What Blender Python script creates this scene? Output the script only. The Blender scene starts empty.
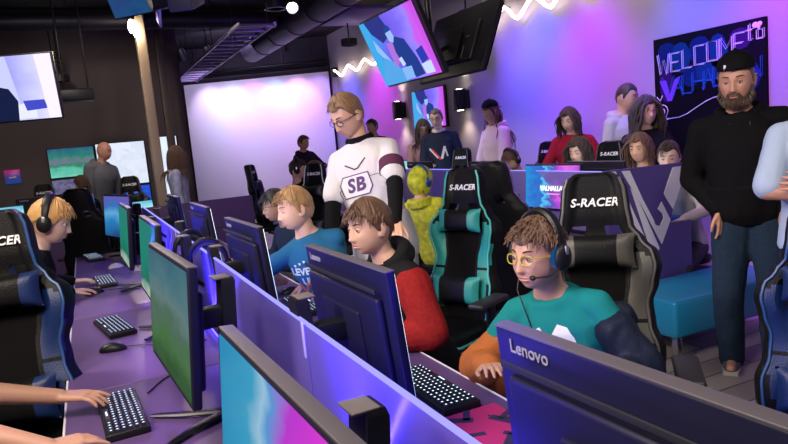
import bpy, bmesh, math, random
from mathutils import Vector, Matrix, Euler, noise
from mathutils.bvhtree import BVHTree
random.seed(7)
PI = math.pi
SC = bpy.context.scene
COL = SC.collection
R = math.radians

# ------------------------------------------------------------------ materials
MATS = {}
def mat(name, col, rough=.5, metal=0., emit=None, es=0., bump=0., bscale=60., var=0., spec=.5, sheen=0., coat=0., subs=0.):
    if name in MATS: return MATS[name]
    m = bpy.data.materials.new(name); m.use_nodes = True
    nt = m.node_tree; b = nt.nodes['Principled BSDF']
    c = (*col, 1)
    b.inputs['Base Color'].default_value = c
    b.inputs['Roughness'].default_value = rough
    b.inputs['Metallic'].default_value = metal
    b.inputs['Specular IOR Level'].default_value = spec
    if coat: b.inputs['Coat Weight'].default_value = coat
    if sheen: b.inputs['Sheen Weight'].default_value = sheen
    if subs:
        b.inputs['Subsurface Weight'].default_value = subs
        b.inputs['Subsurface Radius'].default_value = (.012, .005, .003)
    if emit:
        b.inputs['Emission Color'].default_value = (*emit, 1)
        b.inputs['Emission Strength'].default_value = es
    tc = nt.nodes.new('ShaderNodeTexCoord')
    if var:
        n = nt.nodes.new('ShaderNodeTexNoise'); n.inputs['Scale'].default_value = bscale * .25; n.inputs['Detail'].default_value = 4
        nt.links.new(tc.outputs['Object'], n.inputs['Vector'])
        mx = nt.nodes.new('ShaderNodeMix'); mx.data_type = 'RGBA'
        mx.inputs[6].default_value = tuple(max(0, v * (1 - var)) for v in col) + (1,)
        mx.inputs[7].default_value = tuple(min(1, v * (1 + var)) for v in col) + (1,)
        nt.links.new(n.outputs['Fac'], mx.inputs[0]); nt.links.new(mx.outputs[2], b.inputs['Base Color'])
    if bump:
        n = nt.nodes.new('ShaderNodeTexNoise'); n.inputs['Scale'].default_value = bscale; n.inputs['Detail'].default_value = 3
        nt.links.new(tc.outputs['Object'], n.inputs['Vector'])
        bp = nt.nodes.new('ShaderNodeBump'); bp.inputs['Strength'].default_value = bump; bp.inputs['Distance'].default_value = .01
        nt.links.new(n.outputs['Fac'], bp.inputs['Height']); nt.links.new(bp.outputs['Normal'], b.inputs['Normal'])
    MATS[name] = m
    return m

def emis(name, col, s):
    if name in MATS: return MATS[name]
    m = bpy.data.materials.new(name); m.use_nodes = True
    nt = m.node_tree; nt.nodes.clear()
    e = nt.nodes.new('ShaderNodeEmission'); e.inputs[0].default_value = (*col, 1); e.inputs[1].default_value = s
    o = nt.nodes.new('ShaderNodeOutputMaterial'); nt.links.new(e.outputs[0], o.inputs[0])
    MATS[name] = m
    return m

def screen_mat(name, stops, scale=3., s=1.2, kind='noise', axis='Y', detail=3):
    """A lit display: the picture it shows is a procedural texture over the panel."""
    if name in MATS: return MATS[name]
    m = bpy.data.materials.new(name); m.use_nodes = True
    nt = m.node_tree; nt.nodes.clear()
    tc = nt.nodes.new('ShaderNodeTexCoord')
    if kind == 'blocks':
        t = nt.nodes.new('ShaderNodeTexVoronoi'); t.distance = 'CHEBYCHEV'; t.inputs['Scale'].default_value = scale; out = t.outputs['Color']
    elif kind == 'grad':
        mp = nt.nodes.new('ShaderNodeSeparateXYZ'); nt.links.new(tc.outputs['Generated'], mp.inputs[0])
        t = nt.nodes.new('ShaderNodeTexNoise'); t.inputs['Scale'].default_value = scale; t.inputs['Detail'].default_value = detail
        a = nt.nodes.new('ShaderNodeMath'); a.operation = 'MULTIPLY_ADD'; a.inputs[1].default_value = .55
        nt.links.new(t.outputs['Fac'], a.inputs[0]); nt.links.new(mp.outputs[axis], a.inputs[2])
        a2 = nt.nodes.new('ShaderNodeMath'); a2.operation = 'SUBTRACT'; a2.inputs[1].default_value = .27
        nt.links.new(a.outputs[0], a2.inputs[0]); out = a2.outputs[0]
    else:
        t = nt.nodes.new('ShaderNodeTexNoise'); t.inputs['Scale'].default_value = scale; t.inputs['Detail'].default_value = detail; out = t.outputs['Fac']
    nt.links.new(tc.outputs['Generated'], t.inputs['Vector'])
    r = nt.nodes.new('ShaderNodeValToRGB'); nt.links.new(out, r.inputs[0])
    el = r.color_ramp.elements
    while len(el) > 1: el.remove(el[-1])
    el[0].position = stops[0][0]; el[0].color = (*stops[0][1], 1)
    for p, c in stops[1:]:
        q = el.new(p); q.color = (*c, 1)
    e = nt.nodes.new('ShaderNodeEmission'); e.inputs[1].default_value = s; nt.links.new(r.outputs[0], e.inputs[0])
    g = nt.nodes.new('ShaderNodeBsdfGlossy'); g.inputs[0].default_value = (.04, .04, .04, 1); g.inputs[1].default_value = .25
    ad = nt.nodes.new('ShaderNodeAddShader'); nt.links.new(e.outputs[0], ad.inputs[0]); nt.links.new(g.outputs[0], ad.inputs[1])
    o = nt.nodes.new('ShaderNodeOutputMaterial'); nt.links.new(ad.outputs[0], o.inputs[0])
    MATS[name] = m
    return m

def acrylic(name, col, clear, rough=.15):
    if name in MATS: return MATS[name]
    m = bpy.data.materials.new(name); m.use_nodes = True
    nt = m.node_tree; nt.nodes.clear()
    tr = nt.nodes.new('ShaderNodeBsdfTransparent'); tr.inputs[0].default_value = tuple(.55 + .45 * c for c in col) + (1,)
    df = nt.nodes.new('ShaderNodeBsdfDiffuse'); df.inputs[0].default_value = (*col, 1)
    tl = nt.nodes.new('ShaderNodeBsdfTranslucent'); tl.inputs[0].default_value = (*col, 1)
    gl = nt.nodes.new('ShaderNodeBsdfGlossy'); gl.inputs[0].default_value = (.8, .8, .9, 1); gl.inputs[1].default_value = rough
    a = nt.nodes.new('ShaderNodeMixShader'); a.inputs[0].default_value = .5
    nt.links.new(df.outputs[0], a.inputs[1]); nt.links.new(tl.outputs[0], a.inputs[2])
    b = nt.nodes.new('ShaderNodeMixShader'); b.inputs[0].default_value = clear
    nt.links.new(a.outputs[0], b.inputs[1]); nt.links.new(tr.outputs[0], b.inputs[2])
    c = nt.nodes.new('ShaderNodeMixShader'); c.inputs[0].default_value = .08
    nt.links.new(b.outputs[0], c.inputs[1]); nt.links.new(gl.outputs[0], c.inputs[2])
    o = nt.nodes.new('ShaderNodeOutputMaterial'); nt.links.new(c.outputs[0], o.inputs[0])
    MATS[name] = m
    return m

# ------------------------------------------------------------------ mesh builder
class MB:
    def __init__(s): s.v = []; s.f = []; s.m = []
    def add(s, vs, fs, mi=0):
        o = len(s.v); s.v += [Vector(v) for v in vs]
        s.f += [tuple(i + o for i in f) for f in fs]; s.m += [mi] * len(fs); return s
    def box(s, c, d, bev=0., M=None, mi=0):
        """c centre, d full size; bev rounds the edges"""
        bm = bmesh.new(); bmesh.ops.create_cube(bm, size=1)
        for v in bm.verts: v.co = Vector((v.co.x * d[0], v.co.y * d[1], v.co.z * d[2]))
        if bev > 0: bmesh.ops.bevel(bm, geom=list(bm.edges), offset=min(bev, min(d) * .48), segments=3, profile=.5, affect='EDGES')
        bm.verts.ensure_lookup_table(); bm.verts.index_update()
        vs = [v.co.copy() for v in bm.verts]; fs = [[v.index for v in f.verts] for f in bm.faces]; bm.free()
        if M: vs = [M @ v for v in vs]
        return s.add([v + Vector(c) for v in vs], fs, mi)
    def tube(s, pts, r, n=10, mi=0, cap=True, flat=1.):
        """swept tube; r is a number or one radius per point"""
        pts = [Vector(p) for p in pts]; k = len(pts); rr = r if isinstance(r, (list, tuple)) else [r] * k
        vs = []; fs = []; prev = None
        for i, p in enumerate(pts):
            t = (pts[min(i + 1, k - 1)] - pts[max(i - 1, 0)])
            t = t.normalized() if t.length > 1e-9 else Vector((0, 0, 1))
            if prev is None:
                a = Vector((0, 0, 1)) if abs(t.z) < .9 else Vector((1, 0, 0))
                u = t.cross(a).normalized()
            else:
                u = (prev - t * prev.dot(t)); u = u.normalized() if u.length > 1e-6 else t.orthogonal().normalized()
            prev = u; w = t.cross(u)
            for j in range(n):
                a = 2 * PI * j / n; vs.append(p + (u * math.cos(a) + w * math.sin(a) * flat) * rr[i])
        for i in range(k - 1):
            for j in range(n):
                fs.append((i * n + j, i * n + (j + 1) % n, (i + 1) * n + (j + 1) % n, (i + 1) * n + j))
        if cap: fs.append(tuple(range(n))[::-1]); fs.append(tuple((k - 1) * n + j for j in range(n)))
        return s.add(vs, fs, mi)
    def capsule(s, a, ra, b, rb, n=14, mi=0):
        a = Vector(a); b = Vector(b); d = (b - a); L = d.length
        d = d.normalized() if L > 1e-6 else Vector((0, 0, 1))
        pts = []; rr = []
        for k in range(1, 6):
            t = k / 5 * PI / 2; pts.append(a - d * ra * math.cos(t)); rr.append(ra * math.sin(t))
        for k in range(5, 0, -1):
            t = k / 5 * PI / 2; pts.append(b + d * rb * math.cos(t)); rr.append(rb * math.sin(t))
        return s.tube(pts, rr, n, mi)
    def sphere(s, c, r, M=None, n=16, mi=0):
        if not isinstance(r, (tuple, list)): r = (r, r, r)
        vs = []; fs = []; m = n // 2 + 1
        for i in range(m + 1):
            t = PI * (i + .0) / m; t = min(max(t, .01), PI - .01)
            for j in range(n):
                a = 2 * PI * j / n
                v = Vector((r[0] * math.sin(t) * math.cos(a), r[1] * math.sin(t) * math.sin(a), r[2] * math.cos(t)))
                vs.append(Vector(c) + (M @ v if M else v))
        for i in range(m):
            for j in range(n): fs.append((i * n + j, (i + 1) * n + j, (i + 1) * n + (j + 1) % n, i * n + (j + 1) % n))
        fs.append(tuple(range(n))); fs.append(tuple(m * n + j for j in range(n))[::-1])
        return s.add(vs, fs, mi)
    def lathe(s, prof, c=(0, 0, 0), n=24, mi=0):
        vs = []; fs = []; k = len(prof)
        for r, z in prof:
            for j in range(n):
                a = 2 * PI * j / n; vs.append((c[0] + max(r, .0004) * math.cos(a), c[1] + max(r, .0004) * math.sin(a), c[2] + z))
        for i in range(k - 1):
            for j in range(n): fs.append((i * n + j, i * n + (j + 1) % n, (i + 1) * n + (j + 1) % n, (i + 1) * n + j))
        fs.append(tuple(range(n))[::-1]); fs.append(tuple((k - 1) * n + j for j in range(n)))
        return s.add(vs, fs, mi)
    def prism(s, poly, a, b, fn, mi=0):
        """poly of 2D points, extruded between a and b; fn(u, v, w) -> 3D"""
        n = len(poly)
        vs = [fn(p[0], p[1], a) for p in poly] + [fn(p[0], p[1], b) for p in poly]
        fs = [tuple(range(n))[::-1], tuple(range(n, 2 * n))] + [(i, (i + 1) % n, n + (i + 1) % n, n + i) for i in range(n)]
        return s.add(vs, fs, mi)
    def loft(s, rings, mi=0, cap=True):
        n = len(rings[0]); vs = [v for r in rings for v in r]; fs = []
        for i in range(len(rings) - 1):
            for j in range(n): fs.append((i * n + j, i * n + (j + 1) % n, (i + 1) * n + (j + 1) % n, (i + 1) * n + j))
        if cap: fs.append(tuple(range(n))[::-1]); fs.append(tuple((len(rings) - 1) * n + j for j in range(n)))
        return s.add(vs, fs, mi)
    def mesh(s, name, mats, smooth=True):
        me = bpy.data.meshes.new(name); me.from_pydata(s.v, [], s.f)
        for m in (mats if isinstance(mats, (list, tuple)) else [mats]): me.materials.append(m)
        me.polygons.foreach_set('material_index', s.m)
        bm = bmesh.new(); bm.from_mesh(me); bmesh.ops.recalc_face_normals(bm, faces=bm.faces); bm.to_mesh(me); bm.free()
        if smooth:
            me.polygons.foreach_set('use_smooth', [True] * len(me.polygons))
            me.set_sharp_from_angle(angle=R(38))
        me.update(); return me
    def build(s, name, mats, parent=None, loc=None, rot=None, smooth=True, kind=None):
        o = bpy.data.objects.new(name, s.mesh(name, mats, smooth)); COL.objects.link(o)
        if parent: o.parent = parent
        if loc is not None: o.location = loc
        if rot is not None: o.rotation_euler = rot
        if kind: o['kind'] = kind
        return o

def thing(name, label, cat, loc=(0, 0, 0), rz=0., group=None):
    o = bpy.data.objects.new(name, None); COL.objects.link(o); o.empty_display_size = .1
    o.location = loc; o.rotation_euler = (0, 0, rz); o['label'] = label; o['category'] = cat
    if group: o['group'] = group
    return o
def tag(o, label, cat, group=None, kind=None):
    o['label'] = label; o['category'] = cat
    if group: o['group'] = group
    if kind: o['kind'] = kind
    return o
def struct(o): o['kind'] = 'structure'; return o
def kids(o): return [c for c in KIDS.get(o.name, [])]
def dup(root, loc, rz, label=None, group=None, swap=None):
    r = root.copy(); COL.objects.link(r); r.location = loc; r.rotation_euler = (0, 0, rz)
    if label: r['label'] = label
    if group: r['group'] = group
    def rec(src, dst):
        for ch in list(src.children):
            c = ch.copy(); COL.objects.link(c); c.parent = dst
            if swap and c.type == 'MESH':
                for sl in c.material_slots:
                    nm = sl.material.name if sl.material else ''
                    if nm in swap: sl.link = 'OBJECT'; sl.material = swap[nm]
            rec(ch, c)
    rec(root, r)
    return r

FONT = None
def text_geo(txt, size, extrude=.001, bold=0., shear=0., align='CENTER', space=1.):
    cu = bpy.data.curves.new('t', 'FONT'); cu.body = txt; cu.size = size; cu.extrude = extrude; cu.offset = bold
    cu.shear = shear; cu.align_x = align; cu.align_y = 'CENTER'; cu.space_character = space; cu.resolution_u = 3
    o = bpy.data.objects.new('t', cu); COL.objects.link(o)
    dg = bpy.context.evaluated_depsgraph_get(); me = bpy.data.meshes.new_from_object(o.evaluated_get(dg))
    vs = [v.co.copy() for v in me.vertices]; fs = [tuple(p.vertices) for p in me.polygons]
    bpy.data.objects.remove(o); bpy.data.curves.remove(cu); bpy.data.meshes.remove(me)
    return vs, fs
def text(name, txt, size, m, parent, M, extrude=.001, bold=0., shear=0., align='CENTER', space=1.):
    """lettering as a mesh; M maps text space (x right, y up, z out) into the parent's space"""
    vs, fs = text_geo(txt, size, extrude, bold, shear, align, space)
    b = MB(); b.add([M @ v for v in vs], fs)
    return b.build(name, m, parent, smooth=False)
def face(nx, origin):
    """matrix putting text in a plane facing horizontal direction nx (Vector)"""
    n = Vector(nx).normalized(); up = Vector((0, 0, 1)); up = (up - n * up.dot(n)).normalized(); x = up.cross(n)
    M = Matrix((x, up, n)).transposed().to_4x4(); M.translation = Vector(origin); return M

# ------------------------------------------------------------------ shared materials
BLACK_PL = mat('black_plastic', (.010, .010, .012), .42, spec=.3)
BLACK_MT = mat('black_matte', (.01, .01, .012), .75)
DARK_METAL = mat('dark_metal', (.03, .03, .035), .35, .8)
CHROME = mat('brushed_steel', (.55, .55, .58), .25, 1.)
WHITE_PL = mat('white_plastic', (.75, .75, .78), .35)
LEATHER = mat('black_leather', (.006, .006, .007), .42, bump=.25, bscale=180, spec=.16)
MESHFAB = mat('black_fabric', (.006, .0055, .006), .95, bump=.3, bscale=300, spec=.08)
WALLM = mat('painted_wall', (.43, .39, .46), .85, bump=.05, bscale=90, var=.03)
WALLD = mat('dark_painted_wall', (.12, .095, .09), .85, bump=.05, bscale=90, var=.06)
SCREENW = mat('white_projection_wall', (.82, .80, .86), .8, var=.02)
CEILM = mat('black_ceiling', (.008, .007, .010), .9)
DESKM = mat('purple_laminate', (.105, .06, .185), .38, bump=.03, bscale=200, var=.08)
DESKE = mat('desk_edge_highlight', (.72, .66, .74), .4)
# ------------------------------------------------------------------ camera
cam = bpy.data.cameras.new('camera'); co = bpy.data.objects.new('camera', cam); COL.objects.link(co)
cam.sensor_width = 36; cam.lens = 660 / 788 * 36; cam.clip_start = .05
A_, P_, RO_ = R(24.6), R(7.42), R(5.2)
fw = Vector((math.sin(A_) * math.cos(P_), math.cos(A_) * math.cos(P_), -math.sin(P_)))
r0 = Vector((math.cos(A_), -math.sin(A_), 0)); u0 = r0.cross(fw)
cr = r0 * math.cos(RO_) - u0 * math.sin(RO_); cu_ = r0 * math.sin(RO_) + u0 * math.cos(RO_)
Mc = Matrix((cr, cu_, -fw)).transposed().to_4x4(); Mc.translation = Vector((0, 0, 1.6)); co.matrix_world = Mc
SC.camera = co
SC.view_settings.view_transform = 'Standard'; SC.view_settings.look = 'None'; SC.view_settings.gamma = 1; SC.view_settings.exposure = 0
SC.view_settings.use_curve_mapping = False
w = bpy.data.worlds.new('world'); SC.world = w; w.use_nodes = True
w.node_tree.nodes['Background'].inputs[0].default_value = (.12, .10, .2, 1); w.node_tree.nodes['Background'].inputs[1].default_value = .02
SC.cycles.max_bounces = 5; SC.cycles.diffuse_bounces = 3; SC.cycles.glossy_bounces = 2; SC.cycles.transparent_max_bounces = 12
SC.cycles.sample_clamp_indirect = 4; SC.cycles.use_denoising = True

# ------------------------------------------------------------------ setting
CH = 3.9
def wall(name, pts, m, th=.15, out=(0, 0)):
    """pts: two floor corners; thickness goes towards 'out'"""
    (x0, y0), (x1, y1) = pts; o = Vector((out[0], out[1], 0)).normalized() * th
    b = MB(); q = [Vector((x0, y0, 0)), Vector((x1, y1, 0)), Vector((x1, y1, 0)) + o, Vector((x0, y0, 0)) + o]
    b.add(q + [v + Vector((0, 0, CH)) for v in q], [(0, 1, 2, 3), (4, 5, 6, 7), (0, 1, 5, 4), (1, 2, 6, 5), (2, 3, 7, 6), (3, 0, 4, 7)])
    return struct(b.build(name, m, smooth=False))
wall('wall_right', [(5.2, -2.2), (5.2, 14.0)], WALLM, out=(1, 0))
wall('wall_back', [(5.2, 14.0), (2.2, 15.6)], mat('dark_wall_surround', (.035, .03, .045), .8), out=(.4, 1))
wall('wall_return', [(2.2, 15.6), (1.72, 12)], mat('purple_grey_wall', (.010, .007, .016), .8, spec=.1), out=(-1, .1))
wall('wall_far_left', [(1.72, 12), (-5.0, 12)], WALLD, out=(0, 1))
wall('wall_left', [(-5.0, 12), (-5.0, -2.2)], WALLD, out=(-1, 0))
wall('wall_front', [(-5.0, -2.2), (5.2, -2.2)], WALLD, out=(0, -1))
b = MB(); b.box((.1, 6.7, CH + .1), (10.8, 18.2, .2)); struct(b.build('ceiling', CEILM, smooth=False))
# wood-look floor with carpet lane: planks as a procedural brick pattern
fm = mat('grey_plank_floor', (.16, .14, .15), .45)
nt = fm.node_tree; tc = nt.nodes.new('ShaderNodeTexCoord'); br = nt.nodes.new('ShaderNodeTexBrick')
br.inputs['Color1'].default_value = (.26, .225, .22, 1); br.inputs['Color2'].default_value = (.40, .355, .34, 1); br.inputs['Mortar'].default_value = (.04, .035, .04, 1)
br.inputs['Scale'].default_value = 1; br.inputs['Brick Width'].default_value = 1.2; br.inputs['Row Height'].default_value = .18; br.inputs['Mortar Size'].default_value = .005
nt.links.new(tc.outputs['Object'], br.inputs['Vector']); nt.links.new(br.outputs['Color'], nt.nodes['Principled BSDF'].inputs['Base Color'])
b = MB(); b.box((.1, 6.7, -.1), (10.8, 18.2, .2)); struct(b.build('floor', fm, smooth=False))
b = MB(); b.box((5.18, 5.9, .06), (.04, 16.2, .12)); struct(b.build('baseboard_right', mat('dark_baseboard', (.03, .025, .03), .5), smooth=False))

# white projection wall panel standing on the angled back wall
d = Vector((-3.0, 1.6, 0)).normalized(); nrm = Vector((-.47, -.88, 0)).normalized()
a0 = Vector((5.14, 13.95, 0)) + nrm * .06; a1 = Vector((2.28, 15.48, 0)) + nrm * .06
b = MB(); q = [a0 + Vector((0, 0, .1)), a1 + Vector((0, 0, .1)), a1 + Vector((0, 0, 3.12)), a0 + Vector((0, 0, 3.12))]
b.add(q + [v - nrm * .05 for v in q], [(0, 1, 2, 3), (7, 6, 5, 4), (0, 1, 5, 4), (1, 2, 6, 5), (2, 3, 7, 6), (3, 0, 4, 7)])
tag(b.build('projection_screen', SCREENW, smooth=False), 'huge white projection screen washed in violet light on the back wall', 'projection screen')
t = thing('screen_truss', 'dark horizontal pipe with clamps along the top of the white screen', 'truss', tuple(a0))
b = MB(); p0 = nrm * .12 + Vector((0, 0, 3.34)); p1 = (a1 - a0) + nrm * .12 + Vector((0, 0, 3.34))
b.tube([p0, p1], .035, 10); b.tube([p0 - Vector((0, 0, .12)), p1 - Vector((0, 0, .12))], .02, 8); b.build('pipe', DARK_METAL, t)
for k in range(5):
    q = p0.lerp(p1, .1 + k * .2); b = MB(); b.tube([q, (q.x, q.y, CH)], .012, 6); b.build('hanger_rod', DARK_METAL, t)

# structural pole and slimmer column behind it
def column(name, x, y, w_, label, m):
    b = MB(); b.box((0, 0, CH / 2), (w_, w_, CH), .015); o = b.build(name, m); o.location = (x, y, 0); tag(o, label, 'column'); return o
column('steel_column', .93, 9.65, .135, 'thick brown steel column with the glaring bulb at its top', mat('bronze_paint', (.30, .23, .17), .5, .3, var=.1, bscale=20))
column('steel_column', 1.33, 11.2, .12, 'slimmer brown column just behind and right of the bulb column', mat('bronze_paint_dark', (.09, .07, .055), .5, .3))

# wall-wash zigzag lights
WARM_TUBE = emis('warm_neon', (1., .83, .62), 9.)
def zig(pts, label):
    t = thing('zigzag_light', label, 'light', (5.2, 0, 0), 0, 'zigzag wall lights')
    P = []
    for i in range(len(pts) - 1):
        (ya, za), (yb, zb) = pts[i], pts[i + 1]
        for k in range(10):
            f = k / 10; s_ = (1 - math.cos(f * PI)) / 2 * .55 + f * .45; P.append((-.10, ya + (yb - ya) * f, za + (zb - za) * s_))
    P.append((-.10, pts[-1][0], pts[-1][1]))
    b = MB(); b.tube(P, .020, 8); b.build('glowing_tube', WARM_TUBE, t)
    for i in range(0, len(P), 20):
        b = MB(); b.tube([P[i], (.0, P[i][1], P[i][2])], .008, 6); b.build('bracket', DARK_METAL, t)
    b = MB(); b.box((-.06, pts[0][0] + .06, pts[0][1] - .03), (.1, .1, .2), .01); b.build('driver_box', BLACK_PL, t)
ys = [7.86, 7.52, 7.2, 6.93, 6.6, 6.28, 6.0, 5.7, 5.42, 5.14, 4.86, 4.6]
zig([(y, 2.90 if i % 2 else 3.09) for i, y in enumerate(ys)], 'long glowing warm zigzag tube high on the wall near the top centre')
zig([(13.5 - .42 * i, 2.93 if i % 2 else 3.09) for i in range(9)], 'far warm zigzag tube beside the projection screen, half behind the hanging tv')

# sconces
def sconce(y, label):
    t = thing('wall_sconce', label, 'lamp', (5.2, y, 2.03), 0, 'black up-down wall sconces')
    b = MB(); b.box((-.03, 0, 0), (.06, .16, .26), .01); b.build('back_plate', BLACK_PL, t)
    b = MB(); b.box((-.13, 0, 0), (.15, .13, .30), .012); b.build('shade', BLACK_PL, t)
    for s_ in (-1, 1):
        b = MB(); b.lathe([(.045, 0), (.045, .006)], (-.13, 0, s_ * .152 - .003)); b.build('lens', emis('warm_lens', (1, .85, .6), 14), t)
        l = bpy.data.lights.new('sconce_beam', 'SPOT'); l.energy = 16; l.color = (1, .80, .55); l.spot_size = R(105); l.spot_blend = .8; l.shadow_soft_size = .04
        o = bpy.data.objects.new('sconce_beam', l); COL.objects.link(o); o.location = (5.05, y, 2.03 + s_ * .17); o.rotation_euler = (0, PI if s_ > 0 else 0, 0)
sconce(10.5, 'black wall sconce left of the wall tv')
sconce(8.4, 'black wall sconce right of the wall tv')

# ------------------------------------------------------------------ lights
def area(loc, tgt, e, col, sx, sy=None, name='fill_area_light'):
    l = bpy.data.lights.new(name, 'AREA'); l.energy = e; l.color = col; l.shape = 'RECTANGLE'; l.size = sx; l.size_y = sy or sx
    o = bpy.data.objects.new(name, l); COL.objects.link(o); o.location = loc
    o.rotation_euler = (Vector(tgt) - Vector(loc)).to_track_quat('-Z', 'Y').to_euler(); return o
def spot(loc, tgt, e, col, ang=50, blend=.6, soft=.08, name='stage_or_fill_spot'):  # used for coloured washes and for added fill spots
    l = bpy.data.lights.new(name, 'SPOT'); l.energy = e; l.color = col; l.spot_size = R(ang); l.spot_blend = blend; l.shadow_soft_size = soft
    o = bpy.data.objects.new(name, l); COL.objects.link(o); o.location = loc
    o.rotation_euler = (Vector(tgt) - Vector(loc)).to_track_quat('-Z', 'Y').to_euler(); return o
BLUE = (.12, .12, 1.); MAG = (.75, .05, 1.); VIO = (.38, .16, 1.); LAV = (.75, .6, 1.)
# unseen key and fill lights added for faces, people and the far wall
area((-1.7, 1.6, 2.7), (1.2, 2.2, 1.1), 72, (1, .83, .68), .7)  # soft fill from the left, added to brighten the boys' faces
area((-.5, 1.0, 3.1), (1.2, 2.3, 1.0), 75, (1, .88, .76), .7)
spot((-1.5, 4.4, 3.6), (1.0, 3.9, 1.0), 430, (1, .90, .80), 62, .6, .3)
spot((1.6, .0, 3.5), (2.6, 2.8, .6), 150, (1., .92, .88), 60, .6, .3)
spot((2.7, 4.2, 3.7), (4.3, 4.8, .9), 150, (1., .84, .72), 50, .5, .25)  # added for the people by the wall, cone kept off its upper part
spot((2.4, 7.4, 3.7), (4.0, 7.3, 1.1), 220, (1., .86, .78), 50, .5, .25)  # same added fill for the group farther along the wall
spot((-.6, 7.4, 3.7), (.0, 11, 1.3), 190, (1., .86, .80), 70, .5, .25)
spot((.6, 7.3, 3.6), (1.1, 9.0, 1.3), 90, (.95, .88, 1.), 34, .5, .2)  # added to brighten the person in the patterned top
# coloured wash on the right-hand wall
def wash(y, col, e, z=3.6, x=4.15, ang=62, tz=1.6): spot((x, y, z), (5.2, y, tz), e * 1.12, col, ang + 14, 1., .15)
wash(12.9, BLUE, 260); wash(11.4, MAG, 260)
wash(7.3, (.20, .06, 1.), 170); wash(6.65, (.13, .14, 1.), 400, ang=56); wash(5.75, (.50, .03, 1.), 300, ang=54); wash(4.95, (1., .75, .8), 30)
wash(4.25, (.08, .08, 1.), 300, ang=56); wash(3.35, (.55, .03, 1.), 300, ang=58); wash(2.3, VIO, 200)
# wash on the projection screen
for k, (c, e) in enumerate([((.8, .65, 1.), 260), ((.45, .55, 1.), 300), ((.85, .25, 1.), 280), ((.30, .45, 1.), 330), ((1., .45, 1.), 320), ((.45, .25, 1.), 200)]):
    q = a0.lerp(a1, .82 - k * .15); spot(q + nrm * .70 + Vector((0, 0, 3.42)), q + Vector((0, 0, 2.35)), e * .30, c, 66, .9, .04)
area(tuple((a0 + a1) / 2 + nrm * 2.0 + Vector((0, 0, 3.75))), tuple((a0 + a1) / 2 + Vector((0, 0, 1.2))), 75, (.74, .62, 1.), 1.2)
# violet and blue light over desks, seats and the ceiling
spot((.5, 7.6, 3.5), (.5, 4.2, .8), 150, (.35, .12, 1.), 70, .7, .2)
spot((3.3, 8.6, 3.4), (3.2, 5.5, .9), 130, (.42, .25, 1.), 70, .7, .2)
spot((2.6, .6, 3.4), (.7, .6, .9), 30, BLUE, 60, .7, .2)
spot((2.6, 8, 2.9), (2.0, 9.2, 3.9), 14, (.3, .1, 1.), 110, .9, .2)

# round recessed ceiling lights
def disc_light(x, y, z, r_, label):
    t = thing('round_ceiling_light', label, 'light', (x, y, z), 0, 'round ceiling lights')
    b = MB(); b.tube([(0, 0, -.01), (0, 0, CH - z)], .012, 6); b.build('stem', DARK_METAL, t)
    b = MB(); b.lathe([(r_ + .03, -.10), (r_ + .03, 0), (r_, 0), (r_, -.10)]); b.build('rim', BLACK_PL, t)
    b = MB(); b.lathe([(r_, -.075), (r_, -.07)]); b.build('diffuser', emis('white_diffuser', (1, .93, .85), 7), t)
# ------------------------------------------------------------------ gaming chair (faces +X, origin on the floor under the seat)
def back_w(z):
    K = [(.46, .18), (.52, .21), (.60, .242), (.68, .246), (.78, .215), (.86, .208), (.94, .232), (1.01, .246), (1.06, .236), (1.11, .190), (1.17, .148), (1.25, .136), (1.31, .130), (1.355, .116), (1.385, .075)]
    if z <= K[0][0]: return K[0][1]
    for (a, wa), (b_, wb) in zip(K, K[1:]):
        if z <= b_:
            f = (z - a) / (b_ - a); f = f * f * (3 - 2 * f); return wa + (wb - wa) * f
    return K[-1][1]
def chair_mats(acc):
    return acc
ACC = mat('accent_teal', (.02, .27, .25), .42, bump=.2, bscale=180)
PIPE = mat('piping_teal', (.06, .45, .43), .4)
LOGO = mat('white_lettering', (.85, .85, .88), .5)
LOGOR = mat('red_lettering', (.7, .05, .05), .5)
TILT = Matrix.Rotation(R(-9), 4, 'Y')
TB = Matrix.Translation((-.22, 0, .48)) @ TILT @ Matrix.Translation((0, 0, -.48))
def xf(u, z):
    a = abs(u); bol = max(0, min(1, (a - .52) / .2)); bol = bol * bol * (3 - 2 * bol)
    wing = math.exp(-((z - .64) / .13) ** 2) + .9 * math.exp(-((z - 1.0) / .10) ** 2)
    head = max(0, min(1, (z - 1.15) / .06))
    return (.045 + .035 * bol * (.4 + wing) + .035 * math.exp(-((z - .70) / .16) ** 2) * (1 - bol) + .012 * head) - .05 * max(0, a - .86) / .14
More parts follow.
